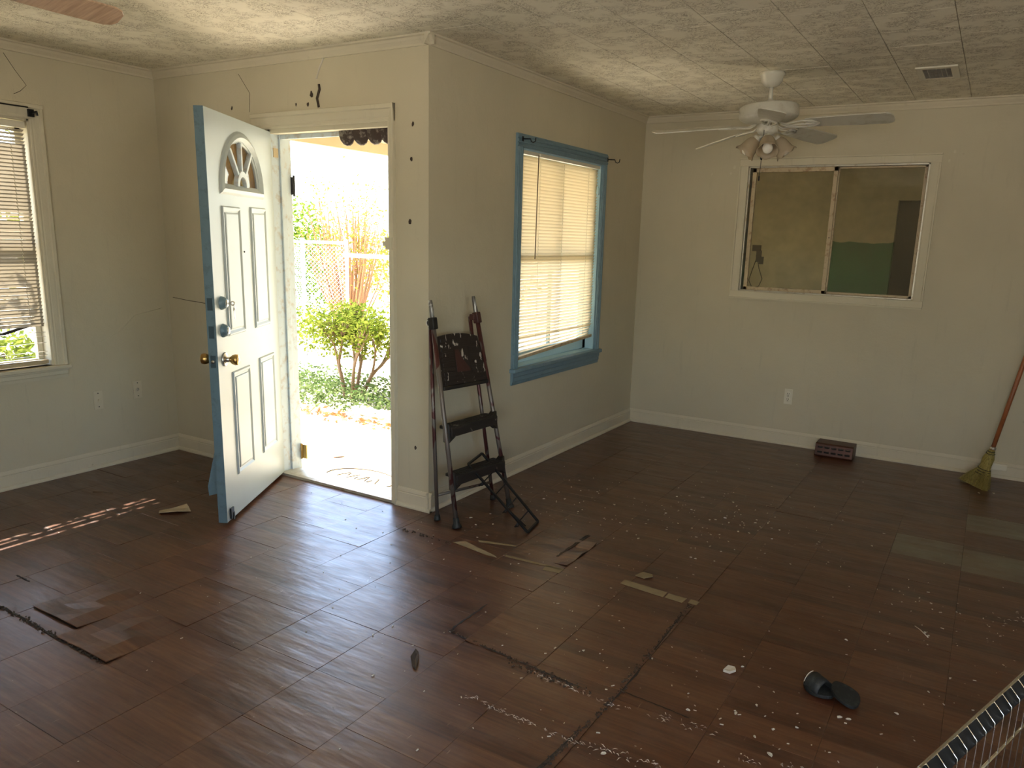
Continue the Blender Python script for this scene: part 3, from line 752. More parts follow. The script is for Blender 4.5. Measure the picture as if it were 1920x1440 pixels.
# ------------------------------------------------------------------ left window
w1 = sroot('window_1', (-W, (L0+L1)/2, LZ0), 'cream-framed window at the left edge')
cw = .070
MB().extrude(cas_prof(cw, .018), (-W, L1, LZ0), (-W, L1, 2.13), (0,1,0), (1,0,0)).build('casing', M['casing_white'], w1)
MB().extrude(cas_prof(cw, .018), (-W, L0, LZ0), (-W, L0, 2.13), (0,-1,0), (1,0,0)).build('casing', M['casing_white'], w1)
MB().extrude(cas_prof(.080, .020), (-W, L0-cw, LZ1), (-W, L1+cw, LZ1), (0,0,1), (1,0,0)).build('casing', M['casing_white'], w1)
MB().box((-W-.05, L0-.09, LZ0-.022), (-W+.045, L1+.082, LZ0+.0)).build('sill', M['casing_white'], w1, bevel=.005)
MB().extrude([(0,0),(.010,0),(.014,.018),(.017,.022),(.017,.042),(.020,.046),(.020,.056),(0,.056)], (-W, L0-.07, .602), (-W, L1+.07, .602), (1,0,0), (0,0,1)).build('apron', M['casing_white'], w1)
rv = MB().box((-W-TH, L0, LZ0), (-W, L0+.01, LZ1)); rv.box((-W-TH, L1-.01, LZ0), (-W, L1, LZ1)); rv.box((-W-TH, L0, LZ1-.01), (-W, L1, LZ1)); rv.box((-W-TH-.03, L0, LZ0-.012), (-W-.05, L1, LZ0-.001)); rv.build('reveal', M['casing_white'], w1)
sh = MB(); y0, y1, z0, z1 = L0+.012, L1-.012, LZ0, LZ1-.012; xa, xb2 = -W-.11, -W-.075; zm = 1.37
for a_, b_ in (((xa,y0,z0),(xb2,y1,z0+.035)),((xa,y0,z1-.045),(xb2,y1,z1)),((xa,y0,z0),(xb2,y0+.03,z1)),((xa,y1-.03,z0),(xb2,y1,z1)),((xa,y0,zm-.02),(xb2,y1,zm+.02))): sh.box(a_, b_)
sh.build('sash', M['casing_white'], w1, bevel=.003)
for za, zb in ((z0+.035, zm-.02), (zm+.02, z1-.045)): MB().box((xa+.015, y0+.03, za), (xa+.019, y1-.03, zb)).build('pane', M['glass'], w1)
bl2 = thing('window_blind', 'grimy grey-beige mini blind in the left window, lowest slats spread open', 'blind', (-W-.02, -1.27, 2.0))
S0, S1 = L0+.020, L1-.022; sm = (S0+S1)/2; me = slat_mesh(S1-S0, .0245, .002, M['slat_grey']); xb = -W-.020
MB().box((xb-.014, S0, 2.000), (xb+.014, S1+.005, 2.034)).build('head_rail', M['plastic_white'], bl2, bevel=.002)
z = 1.985; i = 0
while z > .905:
    tl = -60 if i > 3 else -25
    if i in (22, 23): tl = -38
    add_slat(bl2, me, xb, sm, z, math.radians(tl + random.uniform(-2, 2)), random.uniform(-.002, .002)); z -= .0205; i += 1
for zz in (.874, .850, .812, .762, .738): add_slat(bl2, me, xb, sm, zz, math.radians(-6), random.uniform(-.004, .004))
MB().bar((xb, S0, .708), (xb, S1, .704), .026, .022).build('bottom_rail', M['sash_wood'], bl2, bevel=.003)
for yy in (-.875, -1.27, -1.66):
    c = MB()
    for k_ in range(56):
        zz = 1.99 - .0205*k_
        if zz < .90: break
        c.tube([(xb+.011, yy-.003, zz), (xb+.013, yy+.003, zz-.015)], .0016, 4)
    c.build('ladder_cord', M['cord'], bl2)
tag(MB().bar((-W-.052, -1.70, .700), (-W-.052, -.80, .930), .010, .016).build('wooden_stick', M['slot_dark'], base=(-W-.052, -1.25, .8), bevel=.002), 'dark stick slanting behind the lower slats of the left blind', 'stick')
h = MB().box((-W+.018, L1-.01, 2.06), (-W+.032, L1+.02, 2.10)); h.tube([(-W+.03, L1+.01, 2.08), (-W+.07, L1+.012, 2.085), (-W+.075, L1+.012, 2.065)], .006, 7)
h.tube([(-W+.05, L0, 2.105), (-W+.05, L1-.02, 2.105)], .004, 6); tag(h.build('curtain_bracket', M['black_metal'], base=(-W+.018, L1, 2.08)), 'rusty black curtain bracket and thin rod on the left window top corner', 'bracket')

# ------------------------------------------------------------------ inside sliding window in the back wall
w3 = sroot('window_3', ((K0+K1)/2, D, KZ0), 'interior sliding window with cream frame in the back wall')
def flat_cas(wd, t=.020): return [(0,0),(0,t*.6),(wd*.12,t*.75),(wd*.80,t),(wd*.84,t*1.3),(wd,t*1.3),(wd,0)]
for p, q, a in (((K0,D,KZ0),(K0,D,KZ1),(-1,0,0)),((K1,D,KZ0),(K1,D,KZ1),(1,0,0))): MB().extrude(flat_cas(.064), p, q, a, (0,-1,0)).build('casing', M['casing_white'], w3)
for p, q, a in (((K0-.064,D,KZ1),(K1+.064,D,KZ1),(0,0,1)),((K0-.064,D,KZ0),(K1+.064,D,KZ0),(0,0,-1))): MB().extrude(flat_cas(.058), p, q, a, (0,-1,0)).build('casing', M['casing_white'], w3)
fr = MB()
for a_, b_ in (((K0,D+.0,KZ0),(K0+.012,D+.1,KZ1)),((K1-.012,D,KZ0),(K1,D+.1,KZ1)),((K0,D,KZ1-.012),(K1,D+.1,KZ1)),((K0,D,KZ0),(K1,D+.1,KZ0+.010))): fr.box(a_, b_)
fr.build('track_frame', M['alu'], w3, bevel=.002)
def sash(x0, x1, y, wl, wr_, wt, wb, glass, mt):
    s = MB(); z0, z1 = KZ0+.010, KZ1-.012
    s.box((x0, y, z0), (x0+wl, y+.018, z1)); s.box((x1-wr_, y, z0), (x1, y+.018, z1)); s.box((x0, y, z1-wt), (x1, y+.018, z1)); s.box((x0, y, z0), (x1, y+.018, z0+wb))
    o = s.build('sash', mt, w3, bevel=.002)
    MB().box((x0+wl, y+.007, z0+wb), (x1-wr_, y+.011, z1-wt)).build('pane', glass, o)
sash(K0+.028, 1.462, D+.012, .028, .028, .030, .024, M['glass_dirty'], M['sash_wood'])
sash(1.450, K1-.012, D+.040, .020, .022, .012, .016, M['glass_dirty'], M['sash_wood'])
MB().lathe([(.0,0),(.004,0),(.005,-.002)], (1.449, D+.0115, 1.55), 8, (0,-1,0)).build('screw', M['black_metal'], w3)

# the room behind that window
YB = D+.12
n = MB().plate(rect(-.4, -.15, XR, H+.05), [rect(1.60, -.10, 1.93, 1.95)], xz(YB+2.45), 0, .1); structure(n.build('wall_far', M['nextroom']), 'far wall of the next room, lower part painted green')
n = MB().plate(rect(YB, -.15, YB+2.45, H+.05), [rect(YB+.85, .9, YB+1.55, 1.6)], yz(-.4), 0, -.1); structure(n.build('wall_side', M['nextroom_plain']))  # unseen opening added in this wall so sky light reaches the next room
n = MB().box((XR, YB, -.15), (XR+.1, YB+2.55, H+.05)); structure(n.build('wall_side_right', M['nextroom_plain']))
n = MB().box((-.4, YB, -.15), (XR, YB+2.55, -.02)); structure(n.build('floor_next', M['floor_base']))
n = MB().box((-.4, YB, H-.02), (XR, YB+2.55, H+.05)); structure(n.build('ceiling_next', M['nextroom_plain']))
n = MB().box((1.55, YB+2.56, -.15), (2.0, YB+2.60, 2.1)); structure(n.build('door_2', M['slot_dark']), 'dark doorway in the next room')
pl = MB().box((.895, D+.07, 1.44), (.955, D+.10, 1.485)); pl.box((.93, D+.065, 1.36), (.965, D+.09, 1.445)); pl.box((.955, D+.062, 1.345), (.985, D+.08, 1.40))
pts = [(.935, D+.085, 1.40), (.905, D+.085, 1.30), (.885, D+.085, 1.22), (.915, D+.085, 1.165), (.965, D+.085, 1.18), (.985, D+.085, 1.235), (.955, D+.085, 1.31), (.940, D+.085, 1.37)]
pl.tube(pts, .003, 6); tag(pl.build('plug_cord', M['dark_plastic'], base=(.93, D+.085, 1.4)), 'grey plug with a looped cord hanging behind the left pane of the inside window', 'cord')

# ------------------------------------------------------------------ ceiling fans
def blade_geo(mb, hub, ang, r0, r1, wd, pitch, tilt, dz=0, th=.006):
    """blade plank from r0 to r1; returns a frame function"""
    ca, sa = math.cos(ang), math.sin(ang)
    def T(r, s, h):
        p = Vector((r, s*math.cos(pitch) - h*math.sin(pitch), s*math.sin(pitch) + h*math.cos(pitch) + dz - max(0, r-.12)*.055))
        p = Vector((p.x*ca - p.y*sa, p.x*sa + p.y*ca, p.z))
        return Vector(hub) + (Matrix.Rotation(-tilt, 3, 'Y') @ p)
    L = r1 - r0
    out = [(r0, -wd*.34), (r0+L*.08, -wd*.42), (r0+L*.55, -wd*.5), (r1-.035, -wd*.5), (r1-.012, -wd*.40), (r1, -wd*.22), (r1, wd*.22), (r1-.012, wd*.40), (r1-.035, wd*.5), (r0+L*.55, wd*.5), (r0+L*.08, wd*.42), (r0, wd*.34)]
    if mb is not None: mb.plate(out, [], lambda u, v, t: T(u, v, t), -th/2, th/2)
    return T
def ceiling_fan(loc, label, angs, tilt, blade_mat, body, zb, R, pitch, lights=True):
    x, y = loc; root = thing('ceiling_fan', label, 'fan', (x, y, H))
    MB().lathe([(.0,.0),(.068,-.001),(.070,-.016),(.062,-.022),(.058,-.050),(.040,-.072),(.020,-.080),(.0,-.080)], (x, y, H), 28).build('canopy', body, root)
    MB().tube([(x, y, H-.07), (x+.002, y, zb+.12)], .0125, 14).build('down_rod', body, root)
    MB().lathe([(.0125,0),(.024,.002),(.024,.014),(.018,.022),(.013,.026)], (x+.002, y, zb+.116), 16).build('rod_collar', body, root)
    MB().lathe([(.0,.125),(.045,.123),(.10,.118),(.150,.108),(.163,.098),(.165,.050),(.158,.038),(.140,.026),(.090,.014),(.060,.008),(.0,.008)], (x+.003, y, zb), 36, (-math.sin(tilt), 0, math.cos(tilt))).build('motor_housing', body, root)
    hub = (x, y, zb)
    for a in angs:
        m = MB(); T = blade_geo(m, hub, a, .215, R, .140, pitch, tilt)
        b = m.build('blade', blade_mat, root, bevel=.001, seg=1)
        ir = MB()
        for s in (-1, 1):
            ir.tube([T(.07, s*.012, .006), T(.11, s*.020, -.012), T(.15, s*.034, -.010), T(.20, s*.044, -.007), T(.25, s*.036, -.007), T(.285, s*.0, -.007)], .0055, 6)
        ir.tube([T(.075, 0, .006), T(.13, 0, -.014), T(.17, 0, -.009), T(.285, 0, -.007)], .006, 6)
        ir.tube([T(.235 + .028*math.cos(q), .020*math.sin(q), -.007) for q in [i*PI/6 for i in range(12)]], .004, 6, closed=True)
        for u, v_ in ((.235, .035), (.235, -.035), (.28, 0)): ir.lathe([(.0,-.004),(.006,-.003),(.006,.0)], T(u, v_, -.009), 8)
        ir.build('blade_iron', body, b)
    if lights:
        MB().lathe([(.0,.020),(.048,.018),(.058,.005),(.060,-.030),(.050,-.046),(.028,-.056),(.022,-.066),(.026,-.080),(.020,-.092),(.0,-.095)], (x, y, zb), 28).build('light_kit', body, root)
        for a in (math.radians(-115), math.radians(-5), math.radians(125)) if False else (math.radians(195), math.radians(-70), math.radians(20)):
            ax = Vector((math.cos(a)*.62, math.sin(a)*.62, -.78)).normalized(); o = Vector((x, y, zb-.062)) + Vector((math.cos(a), math.sin(a), 0))*.045
            arm = MB().tube([Vector((x, y, zb-.055)) + Vector((math.cos(a), math.sin(a), 0))*.02, o + ax*.012], .011, 10); am = arm.build('lamp_arm', body, root)
            MB().lathe([(.0,-.002),(.020,0),(.025,.008),(.025,.026),(.020,.030)], o, 18, ax).build('socket', body, am)
            wv = lambda j, t: (.006*math.cos(6*t) if j in (5, 6) else 0)
            s = MB().lathe([(.022,.016),(.034,.026),(.043,.046),(.047,.072),(.050,.094),(.062,.116),(.060,.117),(.048,.095),(.044,.072),(.040,.048),(.030,.028)], o, 24, ax, wv)
            sh_ = s.build('lamp_shade', M['shade'], root)
            MB().lathe([(.012,.030),(.014,.050),(.026,.075),(.030,.092),(.026,.110),(.014,.120),(.0,.122)], o, 18, ax).build('bulb', M['bulb'], sh_)
        pc = MB().tube([(x-.003, y-.058, zb-.030), (x-.004, y-.060, zb-.17)], .0018, 6); pc.lathe([(.0,0),(.007,-.004),(.008,-.02),(.003,-.03)], (x-.004, y-.060, zb-.165), 10)
        pc.tube([(x-.004, y-.060, zb-.195), (x-.008, y-.060, zb-.285)], .0016, 6); pc.lathe([(.001,.0),(.005,-.005),(.005,-.025),(.0,-.030)], (x-.008, y-.060, zb-.280), 10); pc.build('pull_chain', M['black_metal'], root)
    return root
a0 = math.radians(-74)
ceiling_fan((1.272, 1.50), 'white five-blade ceiling fan with three frosted lamp shades, far corner of the room', [a0 + i*2*PI/5 for i in range(5)], math.radians(3.2), M['fan_white'], M['fan_white'], 2.155, .665, math.radians(-14))
b0 = math.atan2(.97, .22)
ceiling_fan((-.345, -2.10), 'second ceiling fan of which one wooden blade shows at the top left', [b0 + i*2*PI/5 for i in range(5)], 0, M['blade_wood'], M['fan_white'], 2.215, .665, math.radians(-12))

# ceiling vent
vt = thing('ceiling_vent', 'small white louvred air vent in the ceiling beside the fan', 'vent', (2.085, 1.82, H))
MB().plate(rect(1.985, 1.655, 2.190, 1.980), [rect(2.018, 1.695, 2.152, 1.945)], lambda u, v, t: (u, v, H-.002-t), 0, .010).build('vent_frame', M['plastic_white'], vt, bevel=.003)
MB().box((2.018, 1.695, H-.003), (2.152, 1.945, H-.001)).build('vent_throat', M['slot_dark'], vt)
for i in range(11): 
    yy = 1.705 + i*.023
    MB().obox((2.085, yy, H-.008), ((1,0,0), (0,.8,.6), (0,-.6,.8)), (.067, .0075, .0008)).build('vent_slat', M['alu'], vt)
dv = MB()
for i in range(5): dv.box((2.018+.022*(i+1), 1.695, H-.013), (2.020+.022*(i+1), 1.945, H-.010))
dv.build('vent_bar', M['alu'], vt)

# ------------------------------------------------------------------ wall plates
def outlet(nm, c, nrm, lab, kind, sz=(.058,.115)):
    n_ = Vector(nrm); s_ = Vector((0,0,1)).cross(n_); up = Vector((0,0,1)); c = Vector(c)
    root = thing(nm, lab, 'outlet' if kind == 'duplex' else 'wall plate', tuple(c))
    MB().obox(c + n_*.003, (s_, up, n_), (sz[0]/2, sz[1]/2, .003)).build('cover_plate', M['plastic_white'] if kind == 'duplex' else M['trim'], root, bevel=.0015)
    if kind == 'duplex':
        for dz_ in (-.021, .021):
            r = MB().lathe([(.0,.009),(.016,.009),(.0175,.0075),(.0175,.005)], c + up*dz_, 18, n_); ro = r.build('receptacle', M['plastic_white'], root)
            q = MB()
            for ds in (-.006, .006): q.obox(c + up*(dz_+.004) + s_*ds + n_*.0092, (s_, up, n_), (.0014, .0045, .0006))
            q.obox(c + up*(dz_-.009) + n_*.0092, (s_, up, n_), (.0025, .0025, .0006)); q.build('slot', M['slot_dark'], ro)
    elif kind == 'coax':
        MB().lathe([(.0,.014),(.005,.014),(.006,.006),(.010,.006),(.010,.004)], c, 14, n_).build('coax_socket', M['alu'], root)
    else:
        MB().obox(c + n_*.010 + up*.0, (s_, up + n_*.4, n_), (.004, .009, .005)).build('toggle', M['trim'], root)
    for dz_ in (-sz[1]*.37, sz[1]*.37) if kind != 'duplex' else (0,):
        MB().lathe([(.0,.008),(.003,.0078),(.0035,.006)], c + up*dz_, 8, n_).build('screw', M['slot_dark'], root)
outlet('wall_plate', (-W, -.536, .430), (1,0,0), 'painted-over switch plate low on the left wall, nearer the window', 'toggle')
outlet('wall_plate', (-W, -.274, .458), (1,0,0), 'painted-over cable plate low on the left wall, nearer the corner', 'coax')
outlet('power_outlet', (1.285, D, .372), (0,-1,0), 'ivory duplex outlet under the inside window on the back wall', 'duplex')
jb = thing('junction_box', 'small cream surface box on the skirting behind the broom', 'box', (2.70, D-.014, .078))
MB().box((2.655, D-.040, .058), (2.745, D-.0135, .100)).build('box_body', M['plastic_white'], jb, bevel=.003)
MB().box((2.662, D-.0425, .064), (2.738, D-.040, .094)).build('box_cover', M['plastic_white'], jb, bevel=.001)

# brown baseboard register
rg = thing('floor_register', 'dark brown metal baseboard register standing at the back wall skirting', 'register', (1.675, 2.62, 0))
rx0, rx1 = 1.548, 1.806
MB().extrude([(0,0),(.165,0),(.170,.012),(.150,.088),(.135,.094),(0,.094)], (rx0, D-.0275, .0005), (rx1, D-.0275, .0005), (0,-1,0), (0,0,1)).build('register_body', M['register'], rg, bevel=.003)
for rr, zz in ((0, .066), (1, .032)):
    for i in range(5):
        cx_ = rx0 + .035 + i*.047; f = (zz-.012)/.076
        yy = D-.0275 - (.170 - .020*f) - .0015
        MB().obox((cx_, yy, zz), ((1,0,0), (0,.25,-1), (0,-1,-.25)), (.017, .009, .0015)).build('register_slot', M['slot_dark'], rg)
        if rr == 0: MB().obox((cx_, yy-.002, zz+.006), ((1,0,0), (0,.25,-1), (0,-1,-.25)), (.016, .0028, .0016)).build('louvre', M['steel'], rg)

# ------------------------------------------------------------------ broom
br = thing('broom', 'old corn broom with a worn orange-brown wooden handle leaning at the back wall', 'broom', (2.60, 2.45, 0))
neck = Vector((2.640, 2.50, .235)); top = Vector((2.838, 2.716, 1.42)); hd = (top-neck).normalized()
MB().tube([neck - hd*.02, lerp(neck, top, .35), lerp(neck, top, .7), top], [.0135, .014, .0135, .0125], 14).build('handle', M['wood_handle'], br)
side = Vector((.80, -.60, .0)); 
def head_sec(c, a, b, rotv, n=22):
    a_ax = rotv.normalized(); return [Vector(c) + a_ax*(a*math.cos(2*PI*k/n)) + Vector((.55,.83,0)).normalized()*(b*math.sin(2*PI*k/n)) for k in range(n)]
secs = [(neck, .018, .018), (neck+Vector((-.006,0,-.022)), .026, .024), (neck+Vector((-.014,-.006,-.060)), .042, .034), (neck+Vector((-.022,-.018,-.100)), .040, .028), (neck+Vector((-.030,-.030,-.130)), .046, .024),
        (neck+Vector((-.050,-.055,-.180)), .078, .022), (neck+Vector((-.075,-.085,-.228)), .118, .022)]
ax_h = Vector((.68,-.70,-.08))
vs_, fs = [], []; n = 22
for c, a, b in secs: vs_ += head_sec(c, a, b, ax_h)
for j_ in range(len(secs)-1):
    for k in range(n): fs.append((j_*n+k, j_*n+(k+1) % n, (j_+1)*n+(k+1) % n, (j_+1)*n+k))
fs.append(tuple(range(n)))
MB().add(vs_, fs, True).build('broom_head', M['straw'], br)
bri = MB()
for i in range(260):
    u = random.uniform(-1, 1); v_ = random.uniform(-1, 1); c3, a3, b3 = secs[3]; c6, a6, b6 = secs[6]
    s0 = Vector(secs[4][0]) + ax_h.normalized()*secs[4][1]*u*.95 + Vector((.55,.83,0)).normalized()*.022*v_
    e0 = Vector(c6) + ax_h.normalized()*a6*u*1.06 + Vector((.55,.83,0)).normalized()*.026*v_; e0.z = random.uniform(.001, .014); m0 = lerp(s0, e0, .5) + Vector((0,0,.004))
    bri.tube([s0, m0, e0], [.0016, .0014, .0008], 3, caps=False)
bri.build('bristles', M['straw'], br, props={'kind': 'stuff'})
for j_, (c, a, b) in ((1, (neck+Vector((-.004,0,-.012)), .0235, .022)), (1, (neck+Vector((-.007,0,-.026)), .030, .027)), (4, (neck+Vector((-.029,-.028,-.126)), .048, .027)), (4, (neck+Vector((-.034,-.035,-.140)), .052, .0265)), (4, (neck+Vector((-.040,-.042,-.154)), .060, .026))):
    MB().tube(head_sec(c, a, b, ax_h), .0022, 5, closed=True).build('stitching', M['slot_dark'], br)
MB().lathe([(.017,0),(.019,.002),(.019,.016),(.016,.018)], neck + hd*.0, 16, hd).build('collar', M['alu'], br)

# ------------------------------------------------------------------ step ladder
ld = thing('step_ladder', 'paint-spattered folded step ladder standing at the wall corner', 'ladder', (.22, .12, 0))
fl0, fl1 = Vector((.275,-.111,.0)), Vector((.100,-.113,1.165)); fr0, fr1 = Vector((.335,.310,.0)), Vector((.078,.285,1.190))
Lp = lambda z: lerp(fl0, fl1, z/1.165); Rp = lambda z: lerp(fr0, fr1, z/1.190)
for P in (Lp, Rp):
    MB().tube([P(.03), P(.5), P(1.03)], .0125, 14).build('rail', M['ladder_tube'], ld)
    MB().tube([P(1.03), P(1.10), P(1.155), P(1.17)+Vector((0,.0,0))], [.0125,.0118,.0105,.008], 12).build('rail_tip', M['ladder_tip'], ld)
    MB().lathe([(.017,.0),(.026,.002),(.025,.012),(.016,.026),(.0155,.055),(.0,.056)], (P(.0).x, P(.0).y, .0006), 16, (P(1)-P(0))).build('rubber_foot', M['black_rubber'], ld)
rl0, rl1 = Vector((.121,-.078,.0)), Vector((.080,-.090,1.065)); rr0, rr1 = Vector((.180,.372,.0)), Vector((.072,.270,1.060))
for a_, b_ in ((rl0, rl1), (rr0, rr1)):
    MB().tube([lerp(a_, b_, .02), lerp(a_, b_, .5), b_], .0105, 12).build('rear_leg', M['ladder_tube'], ld)
    MB().lathe([(.013,.0),(.018,.002),(.017,.012),(.0135,.03),(.0,.031)], (a_.x, a_.y, .0006), 14, (b_-a_)).build('rubber_foot', M['black_rubber'], ld)
MB().tube([lerp(rl0, rl1, .13), lerp(rr0, rr1, .10)], .008, 10).build('rear_brace', M['ladder_tube'], ld)
for P, q in ((Lp, rl1), (Rp, rr1)):
    c_ = P(1.055); d_ = (P(1)-P(0)).normalized(); s_ = Vector((0, 1 if P is Rp else -1, 0))
    k = MB().obox(c_, (d_, (0,1,0), d_.cross(Vector((0,1,0)))), (.030, .018, .018)); k.obox((c_+q)/2, ((1,0,0),(0,1,0),(0,0,1)), (.018,.016,.016))
    o = k.build('hinge_clamp', M['dark_plastic'] if P is Lp else M['ladder_red'], ld, bevel=.005)
    MB().tube([c_+Vector((-.02-.016*math.cos(t_), -.006 if P is Lp else .006, .016*math.sin(t_))) for t_ in [i*PI/6 for i in range(12)]], .003, 6, closed=True).build('ring_catch', M['steel'], o)
dl = (Lp(1)-Lp(0)).normalized(); du_l = (Rp(.85)-Lp(.85)).normalized(); nl = du_l.cross(dl).normalized()
if nl.x < 0: nl = -nl
# seat: folded flat between the rails, slotted top
z0, z1 = .725, .985
A, B_ = Lp(z0)+Vector((0,.012,0)), Rp(z0-.012)-Vector((0,.012,0)); C_, D_ = Rp(z1-.025)-Vector((0,.040,0)), Lp(z1)+Vector((0,.012,0))
def seat_pt(u, v, t):
    p = lerp(lerp(A, B_, u), lerp(D_, C_, u), v); return p + nl*(t + .004) + Vector((0,0,.018*(1-(2*u-1)**2)*(v**3)))
sp_ = [(u/10, 0) for u in range(11)] + [(1-u/10, 1) for u in range(11)]
seat = MB().plate(sp_, [], seat_pt, -.016, .006).build('seat', M['ladder_seat'], ld, bevel=.003)
rb = MB()
for i in range(10):
    v0 = .05 + i*.093
    for u0, u1 in (((.04, .96),) if i in (0, 1, 8, 9) else ((.04, .30), (.68, .96))):
        pts = [(u0, v0), (u1, v0), (u1, v0+.060), (u0, v0+.060)]; rb.plate(pts, [], seat_pt, .006, .0105)
rb.build('tread_rib', M['ladder_seat'], seat, bevel=.001, seg=1)
MB().plate([(.34,.28),(.64,.28),(.64,.72),(.34,.72)], [], seat_pt, .006, .009).build('seat_badge', M['ladder_red'], seat, bevel=.001)
MB().bar(A+nl*.002, B_+nl*.002, .030, .022, up=tuple(dl)).build('seat_front', M['dark_plastic'], ld, bevel=.006)
# two deep steps with flared brackets
for zz, mt in ((.505, M['ladder_step']), (.255, M['ladder_step'])):
    a_, b_ = Lp(zz), Rp(zz+.0); out = Vector((.035,0,.0)); c_ = (a_+b_)/2
    ya, yb = (b_-a_).normalized(), Vector((1,-.10,0)).normalized()
    s = MB().obox(c_ - Vector((.012,0,0)) + Vector((0,0,.016)), (ya, ya.cross(Vector((0,0,1))), (0,0,1)), ((b_-a_).length/2-.012, .042, .009))
    s.obox(c_ + Vector((.026,0,-.004)), (ya, ya.cross(Vector((0,0,1))), (0,0,1)), ((b_-a_).length/2-.012, .005, .024))
    st = s.build('step', mt, ld, bevel=.004)
    rb = MB()
    for i in range(5): rb.obox(c_ + Vector((-.042+.015*i, 0, .0265)), (ya, ya.cross(Vector((0,0,1))), (0,0,1)), ((b_-a_).length/2-.03, .003, .0015))
    rb.build('tread_rib', mt, st)
    for P, sg in ((Lp, 1), (Rp, -1)):
        k = MB(); p0 = P(zz); yv = ya*sg
        q = [p0 + Vector((.016,0,.045)), p0 + Vector((.024,0,-.060)), p0 + yv*.052 + Vector((.030,0,-.026)), p0 + yv*.052 + Vector((.026,0,.022))]
        r_ = [v_ - Vector((.040,0,0)) for v_ in q]
        k.add(q + r_, [(0,1,2,3), (7,6,5,4), (0,4,5,1), (1,5,6,2), (2,6,7,3), (3,7,4,0)]); k.build('step_bracket', M['dark_plastic'], st, bevel=.005)

# black wire rack leaning against the ladder
ra, rb_, rc, rd_ = Vector((.617,.034,.008)), Vector((.583,.199,.008)), Vector((.205,.215,.318)), Vector((.228,.050,.300))
rk = thing('wire_rack', 'black wire rack frame leaning against the foot of the step ladder', 'rack', (.60, .12, 0))
m = MB(); L_ = [ra, rb_, rc, rd_]
for i in range(4): m.bar(L_[i], L_[(i+1) % 4], .012, .012)
m.build('frame', M['black_metal'], rk, bevel=.002)
rn = (rb_-ra).cross(rd_-ra).normalized(); rn = rn if rn.z > 0 else -rn
for i, tt in enumerate((.14, .34, .54, .74)):
    p, q = lerp(ra, rd_, tt), lerp(rb_, rc, tt+.02); mid = (p+q)/2 - rn*.055
    MB().tube([p - rn*.01, p - rn*.035, mid, q - rn*.035, q - rn*.01], .0035, 6).build('cross_wire', M['black_metal'], rk)
    MB().tube([p, p - rn*.02 + (ra-rd_).normalized()*.010, p - rn*.030], .004, 6).build('peg', M['black_metal'], rk)
MB().tube([lerp(ra, rb_, .5)-rn*.03 + (rd_-ra)*.06, lerp(ra, rb_, .5)-rn*.05 + (rd_-ra)*.5, lerp(ra, rb_, .5)-rn*.045 + (rd_-ra)*.70], .0032, 6).build('long_wire', M['black_metal'], rk)

# ------------------------------------------------------------------ sandals
def sandal(c, ang, L, lab, flip=False, roll=0.0, pitch=0.0, z=0.0):
    root = thing('sandal', lab, 'sandal', (c[0], c[1], 0))
    R_ = Matrix.Rotation(ang, 3, 'Z') @ Matrix.Rotation(pitch, 3, 'Y') @ Matrix.Rotation(roll, 3, 'X'); o = Vector((c[0], c[1], z))
    T = lambda x, y, h: o + R_ @ Vector((x, y, -h if flip else h))
    out = []
    for i in range(28):
        a = 2*PI*i/28; x = L/2*math.cos(a); wdt = .036 + .006*math.cos(a) - .006*math.cos(2*a+.5)
        out.append((x, wdt*math.sin(a)))
    s = MB().plate(out, [], lambda u, v, t: T(u, v, t + .010*(u/L*2)**2*.6), .001, .013); so = s.build('sole', M['black_rubber'], root, bevel=.003)
    return root, T
sA, TA = sandal((2.175, -.625), math.radians(-38), .125, 'small black slide sandal with an arched strap, lying upright', z=.0)
st_ = MB(); n_ = 14; ps = []
for i in range(n_+1):
    a = PI*i/n_; 
    for xx, k_ in ((-.030, 1.0), (.030, .93)):
        ps.append(TA(xx + .004, -.038*k_*math.cos(a), .010 + .048*k_*math.sin(a)))
for i in range(n_+1):
    a = PI*i/n_
    for xx, k_ in ((-.030, .93), (.030, .86)):
        ps.append(TA(xx + .004, -.038*k_*math.cos(a), .010 + .048*k_*math.sin(a)))
N = 2*(n_+1); fs = []
for i in range(n_):
    b = 2*i; fs += [(b, b+1, b+3, b+2), (N+b, N+b+2, N+b+3, N+b+1), (b, b+2, N+b+2, N+b), (b+1, N+b+1, N+b+3, b+3)]
fs += [(0, N, N+1, 1), (2*n_, 2*n_+1, N+2*n_+1, N+2*n_)]
st_.add(ps, fs, True).build('strap', M['black_rubber'], sA)
MB().tube([TA(-.031, -.037*math.cos(PI*i/10), .011+.048*math.sin(PI*i/10)) for i in range(1, 6)], .0016, 5).build('strap_edge', M['film'], sA)
sB, TB = sandal((2.262, -.640), math.radians(-52), .125, 'small black slide sandal turned over with its sole up', flip=True, pitch=math.radians(8), z=.036)
st_ = MB(); st_.tube([TB(-.01, -.034*math.cos(PI*i/10), .010+.022*math.sin(PI*i/10)) for i in range(11)], .006, 8); st_.build('strap', M['black_rubber'], sB)

